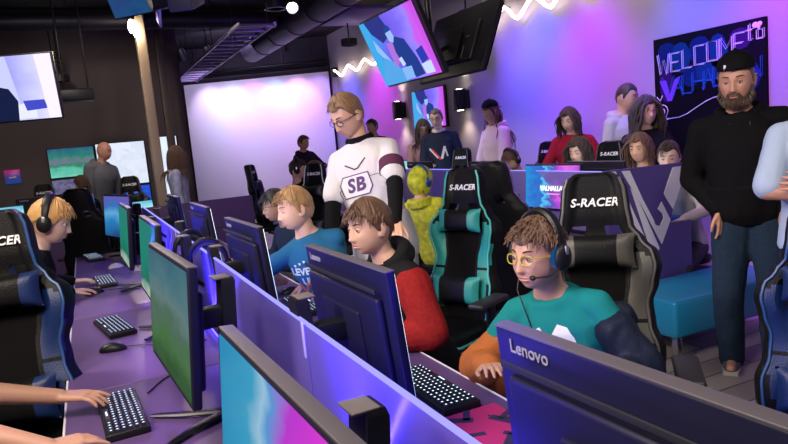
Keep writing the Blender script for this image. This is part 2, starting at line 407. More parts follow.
def make_backrest(t, accent_band=True):
    nz, ny = 60, 26; z0, z1 = .46, 1.385
    V = []; F = []; M_ = []
    idx = {}
    def vert(i, j, side):
        k = (i, j, side)
        if k in idx: return idx[k]
        z = z0 + (z1 - z0) * i / nz; u = -1 + 2 * j / ny
        w_ = back_w(z); y = u * w_
        x = xf(u, z) if side else (-.035 + .03 * u * u + .02 * max(0, abs(u) - .8) / .2)
        if i in (0, nz): x *= .5
        idx[k] = len(V); V.append(TB @ Vector((x, y, z))); return idx[k]
    def hole(i, j):
        z = z0 + (z1 - z0) * (i + .5) / nz; u = -1 + 2 * (j + .5) / ny
        return 1.105 < z < 1.165 and .22 < abs(u) < .62
    keep = {(i, j) for i in range(nz) for j in range(ny) if not hole(i, j)}
    for (i, j) in keep:
        z = z0 + (z1 - z0) * (i + .5) / nz; u = -1 + 2 * (j + .5) / ny; a = abs(u)
        m1 = 1 if a < .5 and z < 1.1 else 0
        if accent_band and .50 < a < .80 + .1 * math.sin(z * 9) and .56 < z < 1.06 and not (.78 < z < .80): m1 = 2
        F.append((vert(i, j, 1), vert(i, j + 1, 1), vert(i + 1, j + 1, 1), vert(i + 1, j, 1))); M_.append(m1)
        F.append((vert(i, j, 0), vert(i + 1, j, 0), vert(i + 1, j + 1, 0), vert(i, j + 1, 0))); M_.append(0)
        for (di, dj, a1_, a2_) in ((-1, 0, (i, j), (i, j + 1)), (1, 0, (i + 1, j), (i + 1, j + 1)), (0, -1, (i, j), (i + 1, j)), (0, 1, (i, j + 1), (i + 1, j + 1))):
            if (i + di, j + dj) not in keep:
                F.append((vert(*a1_, 1), vert(*a2_, 1), vert(*a2_, 0), vert(*a1_, 0))); M_.append(0)
    b = MB(); b.add(V, F); b.m = M_
    back = b.build('backrest', [LEATHER, MESHFAB, ACC], t)
    for s_ in (-1, 1):
        P = []
        for i in range(0, 49):
            z = .50 + (1.36 - .50) * i / 48; P.append(TB @ Vector((xf(.86, z) + .004, s_ * back_w(z) * .88, z)))
        b = MB(); b.tube(P, .006, 6); b.build('piping', PIPE, back)
    return back
def pillow(name, t, z, w_, h, dpt, xo, ends=True):
    """stuffed cushion with coloured ends"""
    b = MB(); n, m = 18, 12
    for side in (1, -1):
        vs = []; fs = []; ms = []
        for i in range(n + 1):
            for j in range(m + 1):
                u = -1 + 2 * i / n; v = -1 + 2 * j / m
                pin = 1 - .12 * (1 - u * u); pv = 1 - .10 * v * v
                f = max(0, (1 - abs(u) ** 3.2) * (1 - abs(v) ** 3.2)) ** .5
                yy = u * w_ / 2 * (1 - .06 * (1 - v * v)); zz = v * h / 2 * (.88 + .14 * abs(u) ** 1.6)
                vs.append(TB @ Vector((xo + side * dpt / 2 * f, yy, z + zz)))
        for i in range(n):
            for j in range(m):
                fs.append((i * (m + 1) + j, (i + 1) * (m + 1) + j, (i + 1) * (m + 1) + j + 1, i * (m + 1) + j + 1))
                ms.append(1 if ends and abs(-1 + 2 * (i + .5) / n) > .55 else 0)
        k = len(b.m); b.add(vs, fs); b.m[k:] = ms
    me = b.build(name, [LEATHER, ACC], t)
    return me
def make_chair(label, text_s='S-RACER', arms=True):
    t = thing('gaming_chair', label, 'chair', (0, 0, 0), 0, 'racing-style gaming chairs')
    b = MB()
    rings = []
    for i in range(13):
        x = -.24 + .50 * i / 12; ring = []
        for j in range(28):
            a = 2 * PI * j / 28; cy = math.cos(a); sz = math.sin(a)
            y = .255 * (abs(cy) ** .6) * (1 if cy > 0 else -1) * (1 - .10 * (i / 12) ** 3)
            z = .46 + .055 * (abs(sz) ** .7) * (1 if sz > 0 else -1)
            if sz > 0: z += .035 * max(0, (abs(y) - .14) / .1) - .01
            if i in (0, 12): z = .46 + (z - .46) * .45; y *= .95
            ring.append(Vector((x, y, z)))
        rings.append(ring)
    b.loft(rings); b.build('seat', LEATHER, t)
    b = MB(); b.tube([(-.2, -.262, .47), (.22, -.255, .47), (.262, -.2, .47), (.268, 0, .47), (.262, .2, .47), (.22, .255, .47), (-.2, .262, .47)], .007, 6); b.build('seat_piping', PIPE, t)
    back = make_backrest(t)
    if text_s:
        c = TB @ Vector((.062, 0, 1.262)); n = (TB.to_3x3() @ Vector((1, 0, 0)))
        M = face(n, c + n * .004)
        o = text('logo_text', text_s, .046, LOGO, back, M, .0015, .0012, .22, space=1.05)
    pillow('neck_pillow', t, 1.07, .30, .135, .085, .095)
    pillow('lumbar_cushion', t, .665, .34, .17, .09, .125)
    for s_ in (-1, 1):
        b = MB(); b.box((-.02, s_ * .30, .55), (.07, .03, .22), .01); b.box((-.02, s_ * .275, .445), (.09, .09, .02), .006)
        b.build('armrest_post', BLACK_PL, t)
        b = MB(); b.box((.0, s_ * .305, .672), (.28, .095, .032), .014); b.build('armrest_pad', mat('soft_black_rubber', (.02, .02, .022), .5), t)
        b = MB(); b.box((-.21, s_ * .245, .50), (.10, .03, .12), .012); b.build('hinge_cover', BLACK_PL, t)
    b = MB(); b.box((0, 0, .39), (.26, .2, .035), .01); b.lathe([(.028, .10), (.028, .24), (.02, .24), (.02, .39)]); b.build('gas_lift', DARK_METAL, t)
    b = MB()
    b.lathe([(.05, .085), (.055, .10), (.05, .145), (.03, .15)])
    for k in range(5):
        a = 2 * PI * k / 5 + .3; c, s_ = math.cos(a), math.sin(a)
        b.tube([(c * .03, s_ * .03, .125), (c * .18, s_ * .18, .11), (c * .315, s_ * .315, .085)], [.032, .026, .018], 8, flat=.7)
    b.build('star_base', BLACK_PL, t)
    for k in range(5):
        a = 2 * PI * k / 5 + .3; c, s_ = math.cos(a), math.sin(a); b = MB()
        for q in (-1, 1):
            ctr = Vector((c * .315 - s_ * .016 * q, s_ * .315 + c * .016 * q, .029)); ax = Vector((-s_, c, 0))
            b.tube([ctr - ax * .011, ctr + ax * .011], .028, 14)
        b.tube([(c * .315, s_ * .315, .03), (c * .315, s_ * .315, .085)], .01, 8); b.build('caster', BLACK_PL, t)
    return t

def accent(nm, c, pc, rough=.42):
    return {'accent_teal': mat('accent_' + nm, c, rough, bump=.2, bscale=180), 'piping_teal': mat('piping_' + nm, pc, .4)}
A_GREY = accent('grey', (.075, .070, .062), (.10, .097, .09)); A_BLUE = accent('blue', (.006, .022, .10), (.02, .07, .22))
A_PINK = accent('maroon', (.22, .02, .11), (.75, .6, .7)); A_BLACK = accent('black', (.014, .014, .016), (.05, .05, .06)); A_WHITE = accent('white', (.015, .015, .018), (.75, .75, .8)); A_VIO = accent('violet', (.02, .018, .03), (.16, .10, .38))
chair0 = make_chair('empty black gaming chair with teal cushions and teal piping in the aisle')
chair0.location = (1.74, 3.23, 0); chair0.rotation_euler = (0, 0, R(205))
CH_G = 'racing-style gaming chairs'

# ------------------------------------------------------------------ monitor (screen faces +X, origin on the desk under the stand)
MON_BACK = mat('monitor_shell', (.010, .010, .028), .45, spec=.25, bump=.03, bscale=200)
def make_monitor(label, lettering=True):
    t = thing('monitor', label, 'monitor', group='desk monitors')
    W, H, zc = .62, .365, .335; Tm = Matrix.Translation((0, 0, zc)) @ Matrix.Rotation(R(-5), 4, 'Y')
    b = MB(); b.box((0, 0, 0), (.026, W, H), .006); b.box((-.022, 0, -.02), (.024, W * .86, H * .72), .011); b.box((-.036, 0, -.03), (.014, W * .45, H * .45), .006)
    b.box((-.0345, 0, H * .36), (.004, W * .88, .012), .001, mi=1)
    b.v = [Tm @ v for v in b.v]; sh = b.build('shell', [MON_BACK, BLACK_MT], t)
    b = MB(); b.box((.0142, 0, .004), (.0016, W - .016, H - .03), 0); b.v = [Tm @ v for v in b.v]
    b.build('screen', screen_mat('game_a', [(0, (.01, .08, .12)), (.35, (.02, .25, .35)), (.55, (.05, .5, .45)), (.75, (.25, .65, .75)), (1, (.6, .8, .9))], 4, 1.0, 'grad', 'Z'), t, smooth=False)
    b = MB(); b.box((0, 0, H / 2 + .0005), (.027, W, .004), .001); b.v = [Tm @ v for v in b.v]; b.build('top_edge', mat('monitor_edge', (.10, .09, .10), .45), t)
    b = MB(); Ms = Matrix.Rotation(R(0), 4, 'Y')
    b.loft([[Vector((-.135 + .02 * sx - .03 * q, sy * (.043 - .006 * q), .01 + .415 * q - (.02 if sx > 0 else 0) * 0)) for sx, sy in ((-1, -1), (1, -1), (1, 1), (-1, 1))] for q in (0, .97)] + [[Vector((-.165 + .016 * sx, sy * .030, .425)) for sx, sy in ((-1, -1), (1, -1), (1, 1), (-1, 1))]]); b.build('stand_column', BLACK_PL, t)
    b = MB(); b.box((-.090, 0, .31), (.11, .06, .06), .008); b.build('mount', BLACK_PL, t)
    b = MB(); b.box((-.148, 0, .425), (.05, .062, .006), .002); b.build('column_lit_top', mat('beige_top_light', (.16, .14, .12), .5), t)  # beige light on top of the black column, put into its colour
    b = MB()
    for s_ in (-1, 1): b.tube([(-.13, 0, .012), (.0, s_ * .07, .012), (.08, s_ * .13, .010)], [.02, .016, .010], 8, flat=.5)
    b.tube([(-.10, 0, .012), (-.17, 0, .010)], [.03, .018], 8, flat=.5); b.build('stand_foot', DARK_METAL, t)
    if lettering:
        n = Tm.to_3x3() @ Vector((-1, 0, 0)); c = Tm @ Vector((-.0142, -W * .36, H * .425))
        c = Tm @ Vector((-.0142, W * .36, H * .425))
        text('logo_text', 'Lenovo', .032, mat('grey_lettering', (.35, .34, .36), .4), sh, face(n, c), .0008, .0004)
    return t
def smat(n, *a, **k): return {'game_a': screen_mat(n, *a, **k)}
S_CYAN = None
S_PINK = smat('game_pink', [(0, (.03, .30, .55)), (.30, (.05, .38, .62)), (.42, (.35, .6, .8)), (.5, (.10, .35, .75)), (.68, (.55, .05, .7)), (1, (.9, .05, .75))], 1.6, .85, 'grad', 'Y')
S_GREEN = smat('game_green', [(0, (.05, .14, .05)), (.30, (.10, .26, .09)), (.45, (.13, .24, .18)), (.6, (.20, .32, .32)), (.8, (.12, .28, .34)), (1, (.08, .22, .30))], 3, .6, 'grad', 'Z')
S_TEAL = smat('game_teal', [(0, (.45, .6, .5)), (.2, (.02, .2, .14)), (.5, (.02, .28, .2)), (1, (.03, .25, .22))], 3, .8, 'grad', 'Z')
S_BLUE = smat('game_blue', [(0, (.02, .08, .25)), (.35, (.03, .25, .6)), (.55, (.15, .5, .85)), (.75, (.05, .2, .6)), (1, (.2, .1, .5))], 1.6, .8, 'grad', 'Z')
S_GAME = smat('game_bright', [(0, (.05, .5, .45)), (.35, (.3, .9, .6)), (.6, (.5, .95, .9)), (1, (.05, .4, .6))], 1.6, 1.1, 'grad', 'Z')
S_VAL = smat('lobby_picture', [(0, (.02, .25, .65)), (.28, (.03, .12, .5)), (.36, (.10, .55, .9)), (.48, (.06, .08, .4)), (.62, (.4, .06, .6)), (.78, (.75, .15, .75)), (1, (.35, .05, .55))], 6, 1.15, 'grad', 'Y', detail=6)
DZ = .75
mon0 = make_monitor('near monitor at the bottom showing a cyan and magenta screen')
mon0.location = (.325, .97, DZ); mon0.rotation_euler = (0, 0, PI)
for ch in mon0.children:
    if ch.name.startswith('screen'):
        ch.material_slots[0].link = 'OBJECT'; ch.material_slots[0].material = S_PINK['game_a']
def mon(x, y, deg, label, sw=S_BLUE, z=DZ, sc=1.):
    r = dup(mon0, (x, y, z), R(deg), label, 'desk monitors'); r.scale = (sc, sc, sc)
    for ch in r.children:
        if ch.name.startswith('screen'): ch.material_slots[0].link = 'OBJECT'; ch.material_slots[0].material = sw['game_a']
    return r
mon(.186, 2.117, 183.5, 'monitor with a green field game, large at left centre', S_GREEN, sc=1.07)
mon(.235, 3.38, 181.5, 'third monitor of the left side, dark green screen seen edge-on', S_TEAL, sc=1.07)
mon(.196, 4.72, 181.5, 'fourth monitor of the left side, dark teal screen seen nearly edge-on', S_TEAL, sc=1.07)
mon(.22, 6.3, 196, 'blue screened monitor turned towards us at the far end of the left side', S_BLUE, sc=1.07)
mon0.location = (.20, .955, DZ); mon0.rotation_euler = (0, 0, R(182))
S_WORK = smat('game_white_blue', [(0, (.1, .3, .8)), (.5, (.6, .75, 1.)), (1, (.9, .85, .8))], 2, 3.2, 'grad', 'Z')
mon(.635, .62, 2, 'nearest monitor back with grey maker lettering, filling the bottom right', S_WORK)
mon(.66, 1.78, 1, 'dark blue monitor back in front of the boy in the red jacket', S_WORK)
mon(.645, 3.07, 2, 'monitor back in front of the blond boy in the blue shirt', S_WORK)
mon(.665, 4.45, 1, 'smaller monitor back before the boy with glasses in dark clothes', S_WORK)
mon(.665, 5.85, 1, 'farthest monitor back of the near row beside the white screen wall', S_BLUE)
val = mon(3.31, 4.18, 184, 'monitor showing the purple team lobby picture with white title', S_VAL)
M = face((-math.cos(R(4)), -math.sin(R(4)), .09), (3.31 - .031, 4.14, DZ + .33))
vi = val.matrix_basis.inverted()
text('title_text', 'VALHALLAN', .052, emis('white_glow', (1, 1, 1), 1.6), val, vi @ M, .0006, .002, .1)
b = MB(); b.box((0, 0, 0), (.14, .010, .001)); b.v = [vi @ face((-math.cos(R(4)), -math.sin(R(4)), .09), (3.31 - .030, 4.14, DZ + .287)) @ v for v in b.v]; b.build('subtitle_bar', emis('pink_glow', (1, .25, .55), 1.3), val)
mon(3.95, 7.75, 210, 'small cyan lit monitor peeking over the frosted divider', S_GAME)
mon(3.62, 7.0, 0, 'dark monitor back in front of the man in the navy sweater', S_WORK)
mon(3.60, 5.52, 0, 'dark monitor back in front of the boy with the headset by the red jacket woman', S_WORK)
mon(3.56, 3.95, 0, 'wide dark monitor back in front of the girls at the second row', S_WORK)

# ------------------------------------------------------------------ desks and divider panels
def make_desk(label, w_, dpt, group='long gaming desks'):
    """origin at floor centre; w_ along Y, dpt along X"""
    t = thing('gaming_desk', label, 'desk', group=group)
    b = MB(); b.box((0, 0, DZ - .015), (dpt - .004, w_ - .006, .03), .004); b.build('tabletop', DESKM, t)
    b = MB(); b.box((-dpt / 2 + .003, 0, DZ - .015), (.008, w_ - .006, .034), .002); b.build('highlight_band', DESKE, t)  # pale strip stands for the white highlight along the desk edge
    for s_ in (-1, 1):
        b = MB(); b.box((.05, s_ * (w_ / 2 - .04), DZ / 2 - .02), (dpt * .7, .04, DZ - .04), .005); b.build('leg_panel', DARK_METAL, t)
    b = MB(); b.box((dpt / 2 - .04, 0, DZ - .16), (.02, w_ - .12, .2), .004); b.build('modesty_panel', DARK_METAL, t)
    return t
NAM = ['nearest', 'second', 'third', 'fourth', 'fifth']
desk0 = make_desk('nearest desk unit on the left side of the near row', 1.35, .635)
desk0.location = (.1425, .65, 0)
for i in range(5):
    y = .65 + 1.35 * i
    if i: dup(desk0, (.1425, y, 0), 0, NAM[i] + ' desk unit from us on the left side of the near row')
    dup(desk0, (.7825, y, 0), PI, NAM[i] + ' desk unit from us on the right side of the near row')
def place2(x, y): dup(desk0, (x, y, 0), 0, 'desk unit in the second row, aisle side, %s from the purple end panel' % NAM[int((y - 4.1) / 1.35 + .4)])
for i in range(4):
    y = 4.15 + 1.35 * i
    dup(desk0, (2.98, y, 0), 0, NAM[i] + ' desk unit from the purple end panel, aisle side of the second row')
    dup(desk0, (3.62, y, 0), PI, NAM[i] + ' desk unit from the purple end panel, wall side of the second row')
ACR = acrylic('violet_acrylic', (.27, .21, .72), .34)
ACR2 = acrylic('frosted_lilac_acrylic', (.33, .27, .62), .08, .3)
EDGE = emis('lit_acrylic_edge', (.30, .28, 1.), 1.5)
LED = emis('blue_led', (.06, .04, 1.), 9)
def make_panel(label, w_, z1, m, glow=True):
    t = thing('divider_panel', label, 'desk divider', group='acrylic desk dividers')
    b = MB(); b.box((0, 0, (DZ + .02 + z1) / 2), (.010, w_ - .008, z1 - DZ - .02), .001); b.build('acrylic_sheet', m, t)
    b = MB(); b.box((0, 0, z1 + .001), (.012, w_ - .010, .006), .001); b.build('lit_edge', EDGE, t)
    b = MB(); b.box((0, 0, DZ + .012), (.05, w_ - .02, .024), .003); b.build('base_rail', DARK_METAL, t)
    if glow:
        for s_ in (-1, 1):
            b = MB(); b.box((s_ * .028, 0, DZ + .012), (.004, w_ - .05, .008)); b.build('led_strip', LED, t)
    b = MB(); b.box((0, -w_ / 2 + .03, z1 - .05), (.016, .02, .10), .003); b.build('clip', mat('clear_clip', (.4, .38, .8), .2), t)
    return t
pan0 = make_panel('violet acrylic divider nearest to us on the near row', 1.35, 1.125, ACR)
pan0.location = (.48, .985, 0)
for i in range(1, 5): dup(pan0, (.48, .985 + 1.35 * i, 0), 0, 'violet acrylic divider on the near row, %s from us' % NAM[i])
pan2 = make_panel('frosted lilac divider of the second row, nearest the purple end panel', 1.35, 1.215, ACR2, False)
pan2.location = (3.3, 4.15, 0)
for i in range(1, 4): dup(pan2, (3.3, 4.15 + 1.35 * i, 0), 0, 'frosted lilac divider of the second row, %s from the purple end panel' % NAM[i])

# purple end panel with the white emblem, and the desk end behind it
t = thing('end_panel', 'purple end panel of the second row with a white angular emblem', 'panel', (3.3, 3.45, 0))
PURP = mat('purple_laminate_panel', (.075, .055, .23), .45)
fn = lambda u, v, w_: Vector((u - 3.3, w_, v))
b = MB(); b.prism([(3.17, .02), (3.95, .02), (3.95, .80), (3.745, .80), (3.767, .885), (3.94, 1.222), (3.17, 1.235)], -.02, .02, fn); b.build('board', PURP, t, smooth=False)
EMB = mat('white_vinyl', (.72, .72, .80), .5)
for poly in ([(3.378, 1.097), (3.429, 1.035), (3.625, .640), (3.611, .612), (3.575, .598), (3.548, .620)],
             [(3.303, 1.222), (3.376, 1.218), (3.484, 1.007), (3.578, .850), (3.593, .811), (3.637, .794), (3.677, .848), (3.667, .883), (3.624, .92), (3.662, .966), (3.742, .826), (3.65, .664), (3.481, .951)],
             [(3.783, 1.20), (3.925, 1.20), (3.771, .90), (3.688, 1.021)],
             [(3.188, 1.228), (3.249, 1.225), (3.514, .689), (3.465, .675)]):
    b = MB(); b.prism(poly, -.026, -.0205, fn); b.build('emblem', EMB, t, smooth=False)

# the led strips' real light along both sides of the near divider
for sd, e in ((1, 22), (-1, 7)):
    for k in range(3):
        area((.48 + sd * .04, 1.3 + 1.9 * k, DZ + .03), (.48 + sd * .30, 1.3 + 1.9 * k, DZ + .20), e, (.05, .03, 1.), .02, 1.8, 'divider_led')
# ------------------------------------------------------------------ bench
t = thing('bench', 'blue upholstered bench with metal legs in front of the purple panel', 'bench', (3.75, 3.17, 0))
BL = mat('blue_vinyl', (.015, .26, .50), .33, bump=.05, bscale=120)
b = MB(); b.box((.0, -.02, .305), (1.14, .50, .245), .025); b.build('cushion', BL, t)
b = MB(); b.tube([(-.558, -.262, .418), (.558, -.262, .418)], .004, 6); b.tube([(-.562, -.258, .418), (-.562, .22, .418)], .004, 6); b.build('seam', mat('blue_piping', (.03, .28, .55), .4), t)
for sx in (-1, 1):
    for sy in (-1, 1):
        b = MB(); b.box((sx * .50, sy * .19 - .02, .09), (.045, .045, .18), .004); b.build('leg', CHROME, t)

# items on the desk end
t = thing('water_bottle', 'clear bottle with a blue cap standing on the desk end by the black hoodie man', 'bottle', (3.75, 3.62, .75))
b = MB(); b.lathe([(.03, 0), (.034, .01), (.034, .10), (.028, .13), (.014, .155), (.013, .17)]); b.build('bottle_body', mat('clear_plastic', (.6, .65, .75), .1), t)
b = MB(); b.lathe([(.016, .168), (.016, .19)]); b.build('cap', mat('blue_cap', (.02, .2, .6), .4), t)
b = MB(); b.box((0, 0, .03), (.22, .12, .05), .02); o = b.build('snack_bag', mat('blue_foil', (.02, .12, .6), .25, .3)); o.location = (3.95, 3.63, .752); tag(o, 'shiny blue snack bag lying on the desk end', 'snack bag')
b = MB()
for k in range(7): b.sphere((random.uniform(-.1, .1), random.uniform(-.05, .05), .06 + random.uniform(0, .05)), (.06, .05, .04))
o = b.build('bunched_cloth', mat('cream_cloth', (.55, .50, .48), .9, bump=.4, bscale=30)); o.location = (3.97, 3.85, .75); tag(o, 'crumpled cream cloth on the desk end behind the snack bag', 'cloth')

# ------------------------------------------------------------------ welcome board on the right wall
t = thing('welcome_board', 'black chalkboard with neon coloured WELCOME to VALHALLAN lettering on the right wall', 'sign', (5.2, 4.275, 1.58))
b = MB(); b.box((-.02, 0, 0), (.035, 1.17, 1.42), .004); b.build('board', mat('chalkboard', (.004, .004, .007), .6, spec=.08), t)
b = MB()
blob = [(-.42, .55, .13, .11, 0), (-.26, .50, .12, .14, 1), (-.05, .54, .13, .12, 0), (.14, .50, .10, .15, 1), (.36, .57, .12, .09, 2), (-.44, .28, .09, .18, 2), (.05, .34, .17, .09, 1), (.46, .25, .09, .12, 0), (-.15, .32, .11, .10, 0), (.30, .36, .12, .09, 2)]
for (u, v, a, c, mi) in blob:
    poly = [(u + a * math.cos(q * PI / 6) * (1 + .15 * math.sin(q * 5)), v + c * math.sin(q * PI / 6)) for q in range(12)]
    poly = [(max(-.58, min(.58, p[0])), min(.70, p[1])) for p in poly]
    b.prism(poly, -.0385 - .0002 * mi, -.038, lambda x, y, w_: Vector((w_, -x, y)), mi)
b.build('chalk_colour', [mat('chalk_blue', (.005, .02, .11), .8, spec=.1), mat('chalk_cyan', (.004, .045, .15), .8, spec=.1), mat('chalk_purple', (.04, .010, .10), .8, spec=.1)], t, smooth=False)
CHK = mat('white_chalk', (.8, .75, .95), .8)
def outline(word, size, x0, y0, m, dy=0., space=1.15, rad=.0045):
    """hollow outlined capitals: letters drawn as chalk strokes"""
    G = {'W': [[(0, 1), (.22, 0), (.5, .7), (.78, 0), (1, 1)]], 'E': [[(.9, 1), (0, 1), (0, 0), (.9, 0)], [(0, .5), (.7, .5)]], 'L': [[(0, 1), (0, 0), (.85, 0)]],
         'C': [[(.9, 1), (0, 1), (0, 0), (.9, 0)]], 'O': [[(0, 0), (0, 1), (.9, 1), (.9, 0), (0, 0)]], 'M': [[(0, 0), (0, 1), (.5, .4), (1, 1), (1, 0)]],
         'V': [[(0, 1), (.5, 0), (1, 1)]], 'A': [[(0, 0), (.5, 1), (1, 0)], [(.2, .4), (.8, .4)]], 'H': [[(0, 0), (0, 1)], [(1, 0), (1, 1)], [(0, .5), (1, .5)]], 'N': [[(0, 0), (0, 1), (1, 0), (1, 1)]],
         't': [[(.4, 1), (.4, 0), (.7, 0)], [(.1, .65), (.75, .65)]], 'o': [[(.1, 0), (.1, .65), (.8, .65), (.8, 0), (.1, 0)]]}
    b = MB(); x = x0
    for i, ch in enumerate(word):
        if ch == ' ': x += size * .5; continue
        sz = size * (1.15 if i == 0 else 1)
        for st in G[ch]:
            for off in (0, .016):
                pts = [(-.040, -(x + p[0] * sz * .72 + off), y0 + dy * x + p[1] * sz + off * .5) for p in st]
                b.tube(pts, rad * (1 if off == 0 else .6), 5)
        x += sz * .72 * space
    return b.build('lettering', m, t)
outline('WELCOME', .165, -.54, .42, CHK, .10, 1.14)
outline('to', .11, .40, .54, CHK, 0, 1.1)
outline('VALHALLAN', .17, -.50, .19, mat('chalk_bright_blue', (.02, .13, .48), .8, spec=.1), .10, .92)
b = MB(); b.add([(-.041, .52, .31), (-.041, .44, .31), (-.041, .40, .17), (-.041, .34, .31), (-.041, .27, .33), (-.041, .38, .11), (-.041, .43, .11)], [(0, 1, 2, 6), (6, 2, 5), (2, 3, 4, 5)]); b.build('letter_fill', mat('chalk_magenta', (.25, .05, .8), .8), t, smooth=False)
def scroll(pts, name='scroll_line'):
    b = MB(); b.tube([(-.041, -p[0], p[1]) for p in pts], .0042, 6); b.build(name, CHK, t)
scroll([(-.50 + .07 * (1 - q / 22) * math.cos(q * .5), .02 + .07 * (1 - q / 22) * math.sin(q * .5)) for q in range(20)][::-1] + [(-.46, -.05), (-.40, -.055), (-.30, -.05), (-.20, -.02), (-.10, .03), (0, .075), (.08, .10), (.16, .11), (.22, .095), (.27, .06), (.29, .02)])
scroll([(-.56, -.05), (-.50, -.07), (-.42, -.06)]); scroll([(-.56, .16), (-.52, .12), (-.49, .17)])
b = MB(); b.sphere((-.041, -.50, .655), (.004, .03, .025)); b.sphere((-.041, -.53, .64), (.004, .015, .03)); b.build('chalk_mark', CHK, t)
b = MB(); b.sphere((-.041, -.54, .66), (.004, .022, .02)); b.build('chalk_mark', CHK, t)

# ------------------------------------------------------------------ televisions
def tv(label, W, H, loc, yaw, pitch, picture, roll=0.):
    t = thing('television', label, 'television', loc)
    t.rotation_euler = Euler((roll, pitch, yaw), 'XYZ')
    b = MB(); b.box((-.018, 0, 0), (.036, W + .03, H + .035), .006); b.box((-.05, 0, -.03), (.04, W * .7, H * .6), .015); b.build('casing', BLACK_PL, t)
    fr = MB(); fr.box((.0185, 0, 0), (.001, W, H)); s_ = fr.build('screen', picture, t, smooth=False)
    return t, s_
def pic(t, polys, x=.0196):
    """coloured areas of the picture the screen shows; coordinates in fractions of the screen, from its left-bottom"""
    return
TVP = screen_mat('tv_room_picture', [(0, (.02, .35, .85)), (.18, (.06, .25, .8)), (.42, (.16, .10, .75)), (.62, (.20, .14, .85)), (.80, (.30, .22, .95)), (.9, (.55, .10, .8)), (1, (.6, .1, .75))], 2.2, 1.15, 'grad', 'Y')
def tv_picture(t, W, H, full=True):
    def poly(pts, c, k, s_=1.):
        b = MB(); b.add([(.0192 + k * .0002, (p[0] - .5) * W, (p[1] - .5) * H) for p in pts], [tuple(range(len(pts)))])
        o = b.build('picture_area', emis('px_%d_%d_%d' % tuple(int(v * 99) for v in c), c, s_), t, smooth=False)
    if full:
        poly([(.0, .0), (.0, 1.), (.12, 1.), (.20, .0)], (.06, .42, .85), 0)
        poly([(.10, 1), (.42, 1), (.50, .72), (.30, .62), (.16, .80)], (.03, .04, .25), 1)
        poly([(.14, .72), (.36, .22), (.30, .20), (.12, .55)], (.30, .55, .95), 1)
        poly([(.02, .10), (.20, .42), (.36, .30), (.48, .04), (.45, 0), (.05, 0)], (.10, .40, .85), 2)
        poly([(.34, .60), (.46, .60), (.46, .32), (.34, .20)], (.45, .18, .75), 2)
        poly([(.46, .62), (.52, .66), (.66, .58), (.74, .28), (.76, .04), (.60, .02), (.52, .20), (.46, .30), (.44, .45)], (.02, .05, .28), 3)
        poly([(.40, .74), (.44, .80), (.50, .78), (.52, .66), (.47, .58), (.41, .62)], (.35, .55, .95), 4)
        poly([(.39, .74), (.41, .82), (.49, .84), (.52, .76), (.46, .75)], (.02, .06, .35), 5)
        poly([(.44, .34), (.50, .36), (.52, .24), (.46, .22)], (.55, .75, 1.), 5)
        poly([(.42, .20), (.60, .20), (.58, .02), (.42, .02)], (.25, .50, .95), 4)
        poly([(.76, .38), (.88, .42), (.90, .22), (.78, .18)], (.03, .05, .45), 4)
        poly([(.76, .18), (.92, .20), (.92, .03), (.78, .03)], (.60, .75, 1.), 4)
        poly([(.93, 1), (1., 1), (1., 0), (.95, 0)], (.62, .10, .85), 5)
    else:
        poly([(.0, .0), (.0, 1.), (.62, 1.), (.70, .0)], (.62, .66, 1.), 0)
        poly([(.60, .22), (.80, .30), (.80, .02), (.62, .02)], (.85, .88, 1.), 1)
        poly([(.70, .30), (.88, .30), (.90, .16), (.72, .14)], (.06, .08, .6), 2)
        poly([(.86, 1), (1., 1), (1., 0), (.90, 0)], (.85, .78, 1.), 3, 1.2)
        poly([(.42, .0), (.44, .45), (.50, .55), (.60, .50), (.66, .30), (.64, 0)], (.01, .015, .06), 4)
        poly([(.36, 1), (.50, 1), (.52, .55), (.47, .50)], (.04, .04, .4), 3)
t1, s_ = tv('large tilted television hanging at top centre showing a blue picture of players', .95, .54, (2.308, 4.649, 2.273), -PI, .387, TVP); tv_picture(t1, .95, .54)
t2, s_ = tv('second hanging television back to back with the tilted one, its dark rear facing us', .95, .54, (2.86, 4.66, 2.275), 0, .387, mat('tv_off_screen', (.01, .01, .012), .1))
for k in range(5):
    b = MB(); b.box((-.074, .30 - .13 * k, .02 * (k % 2)), (.006, .05, .008)); b.build('vent_slot', mat('rear_metal', (.35, .33, .32), .3, .8), t2)
    b = MB(); b.box((-.073, -.20 + .09 * k, -.12), (.005, .012, .10)); b.build('port', mat('rear_metal', (.35, .33, .32), .3, .8), t2)
t = thing('tv_ceiling_mount', 'black ceiling pole and twin bracket carrying the two hanging televisions', 'mount', (2.58, 4.65, 2.1))
b = MB(); b.tube([(0, 0, .1), (0, 0, 1.8)], .025, 10); b.build('pole', DARK_METAL, t)
for s_ in (-1, 1):
    b = MB(); b.tube([(0, 0, .1), (s_ * .16, 0, .16)], .018, 8); b.box((s_ * .17, 0, .16), (.02, .3, .25), .004, Matrix.Rotation(s_ * .38, 3, 'Y')); b.build('bracket', BLACK_PL, t)
t3, s_ = tv('television high at the left edge showing a pale blue picture', 1.25, .68, (-.72, 8.35, 2.47), -1.95, .10, screen_mat('tv_pale', [(0, (.10, .10, .8)), (.5, (.25, .25, 1.)), (.8, (.6, .6, 1.)), (1, (.85, .8, 1.))], 1.5, 1.2, 'grad', 'Y')); tv_picture(t3, 1.25, .68, False)
b = MB(); b.tube([(-.72, 8.42, 2.8), (-.72, 8.42, CH)], .02, 8); tag(b.build('tv_drop_pole', DARK_METAL), 'thin black drop pole above the left television', 'mount')
t4, s_ = tv('flat television mounted on the wall between the two sconces', 1.06, .60, (5.14, 9.48, 1.985), PI, .0, TVP); tv_picture(t4, 1.06, .60)
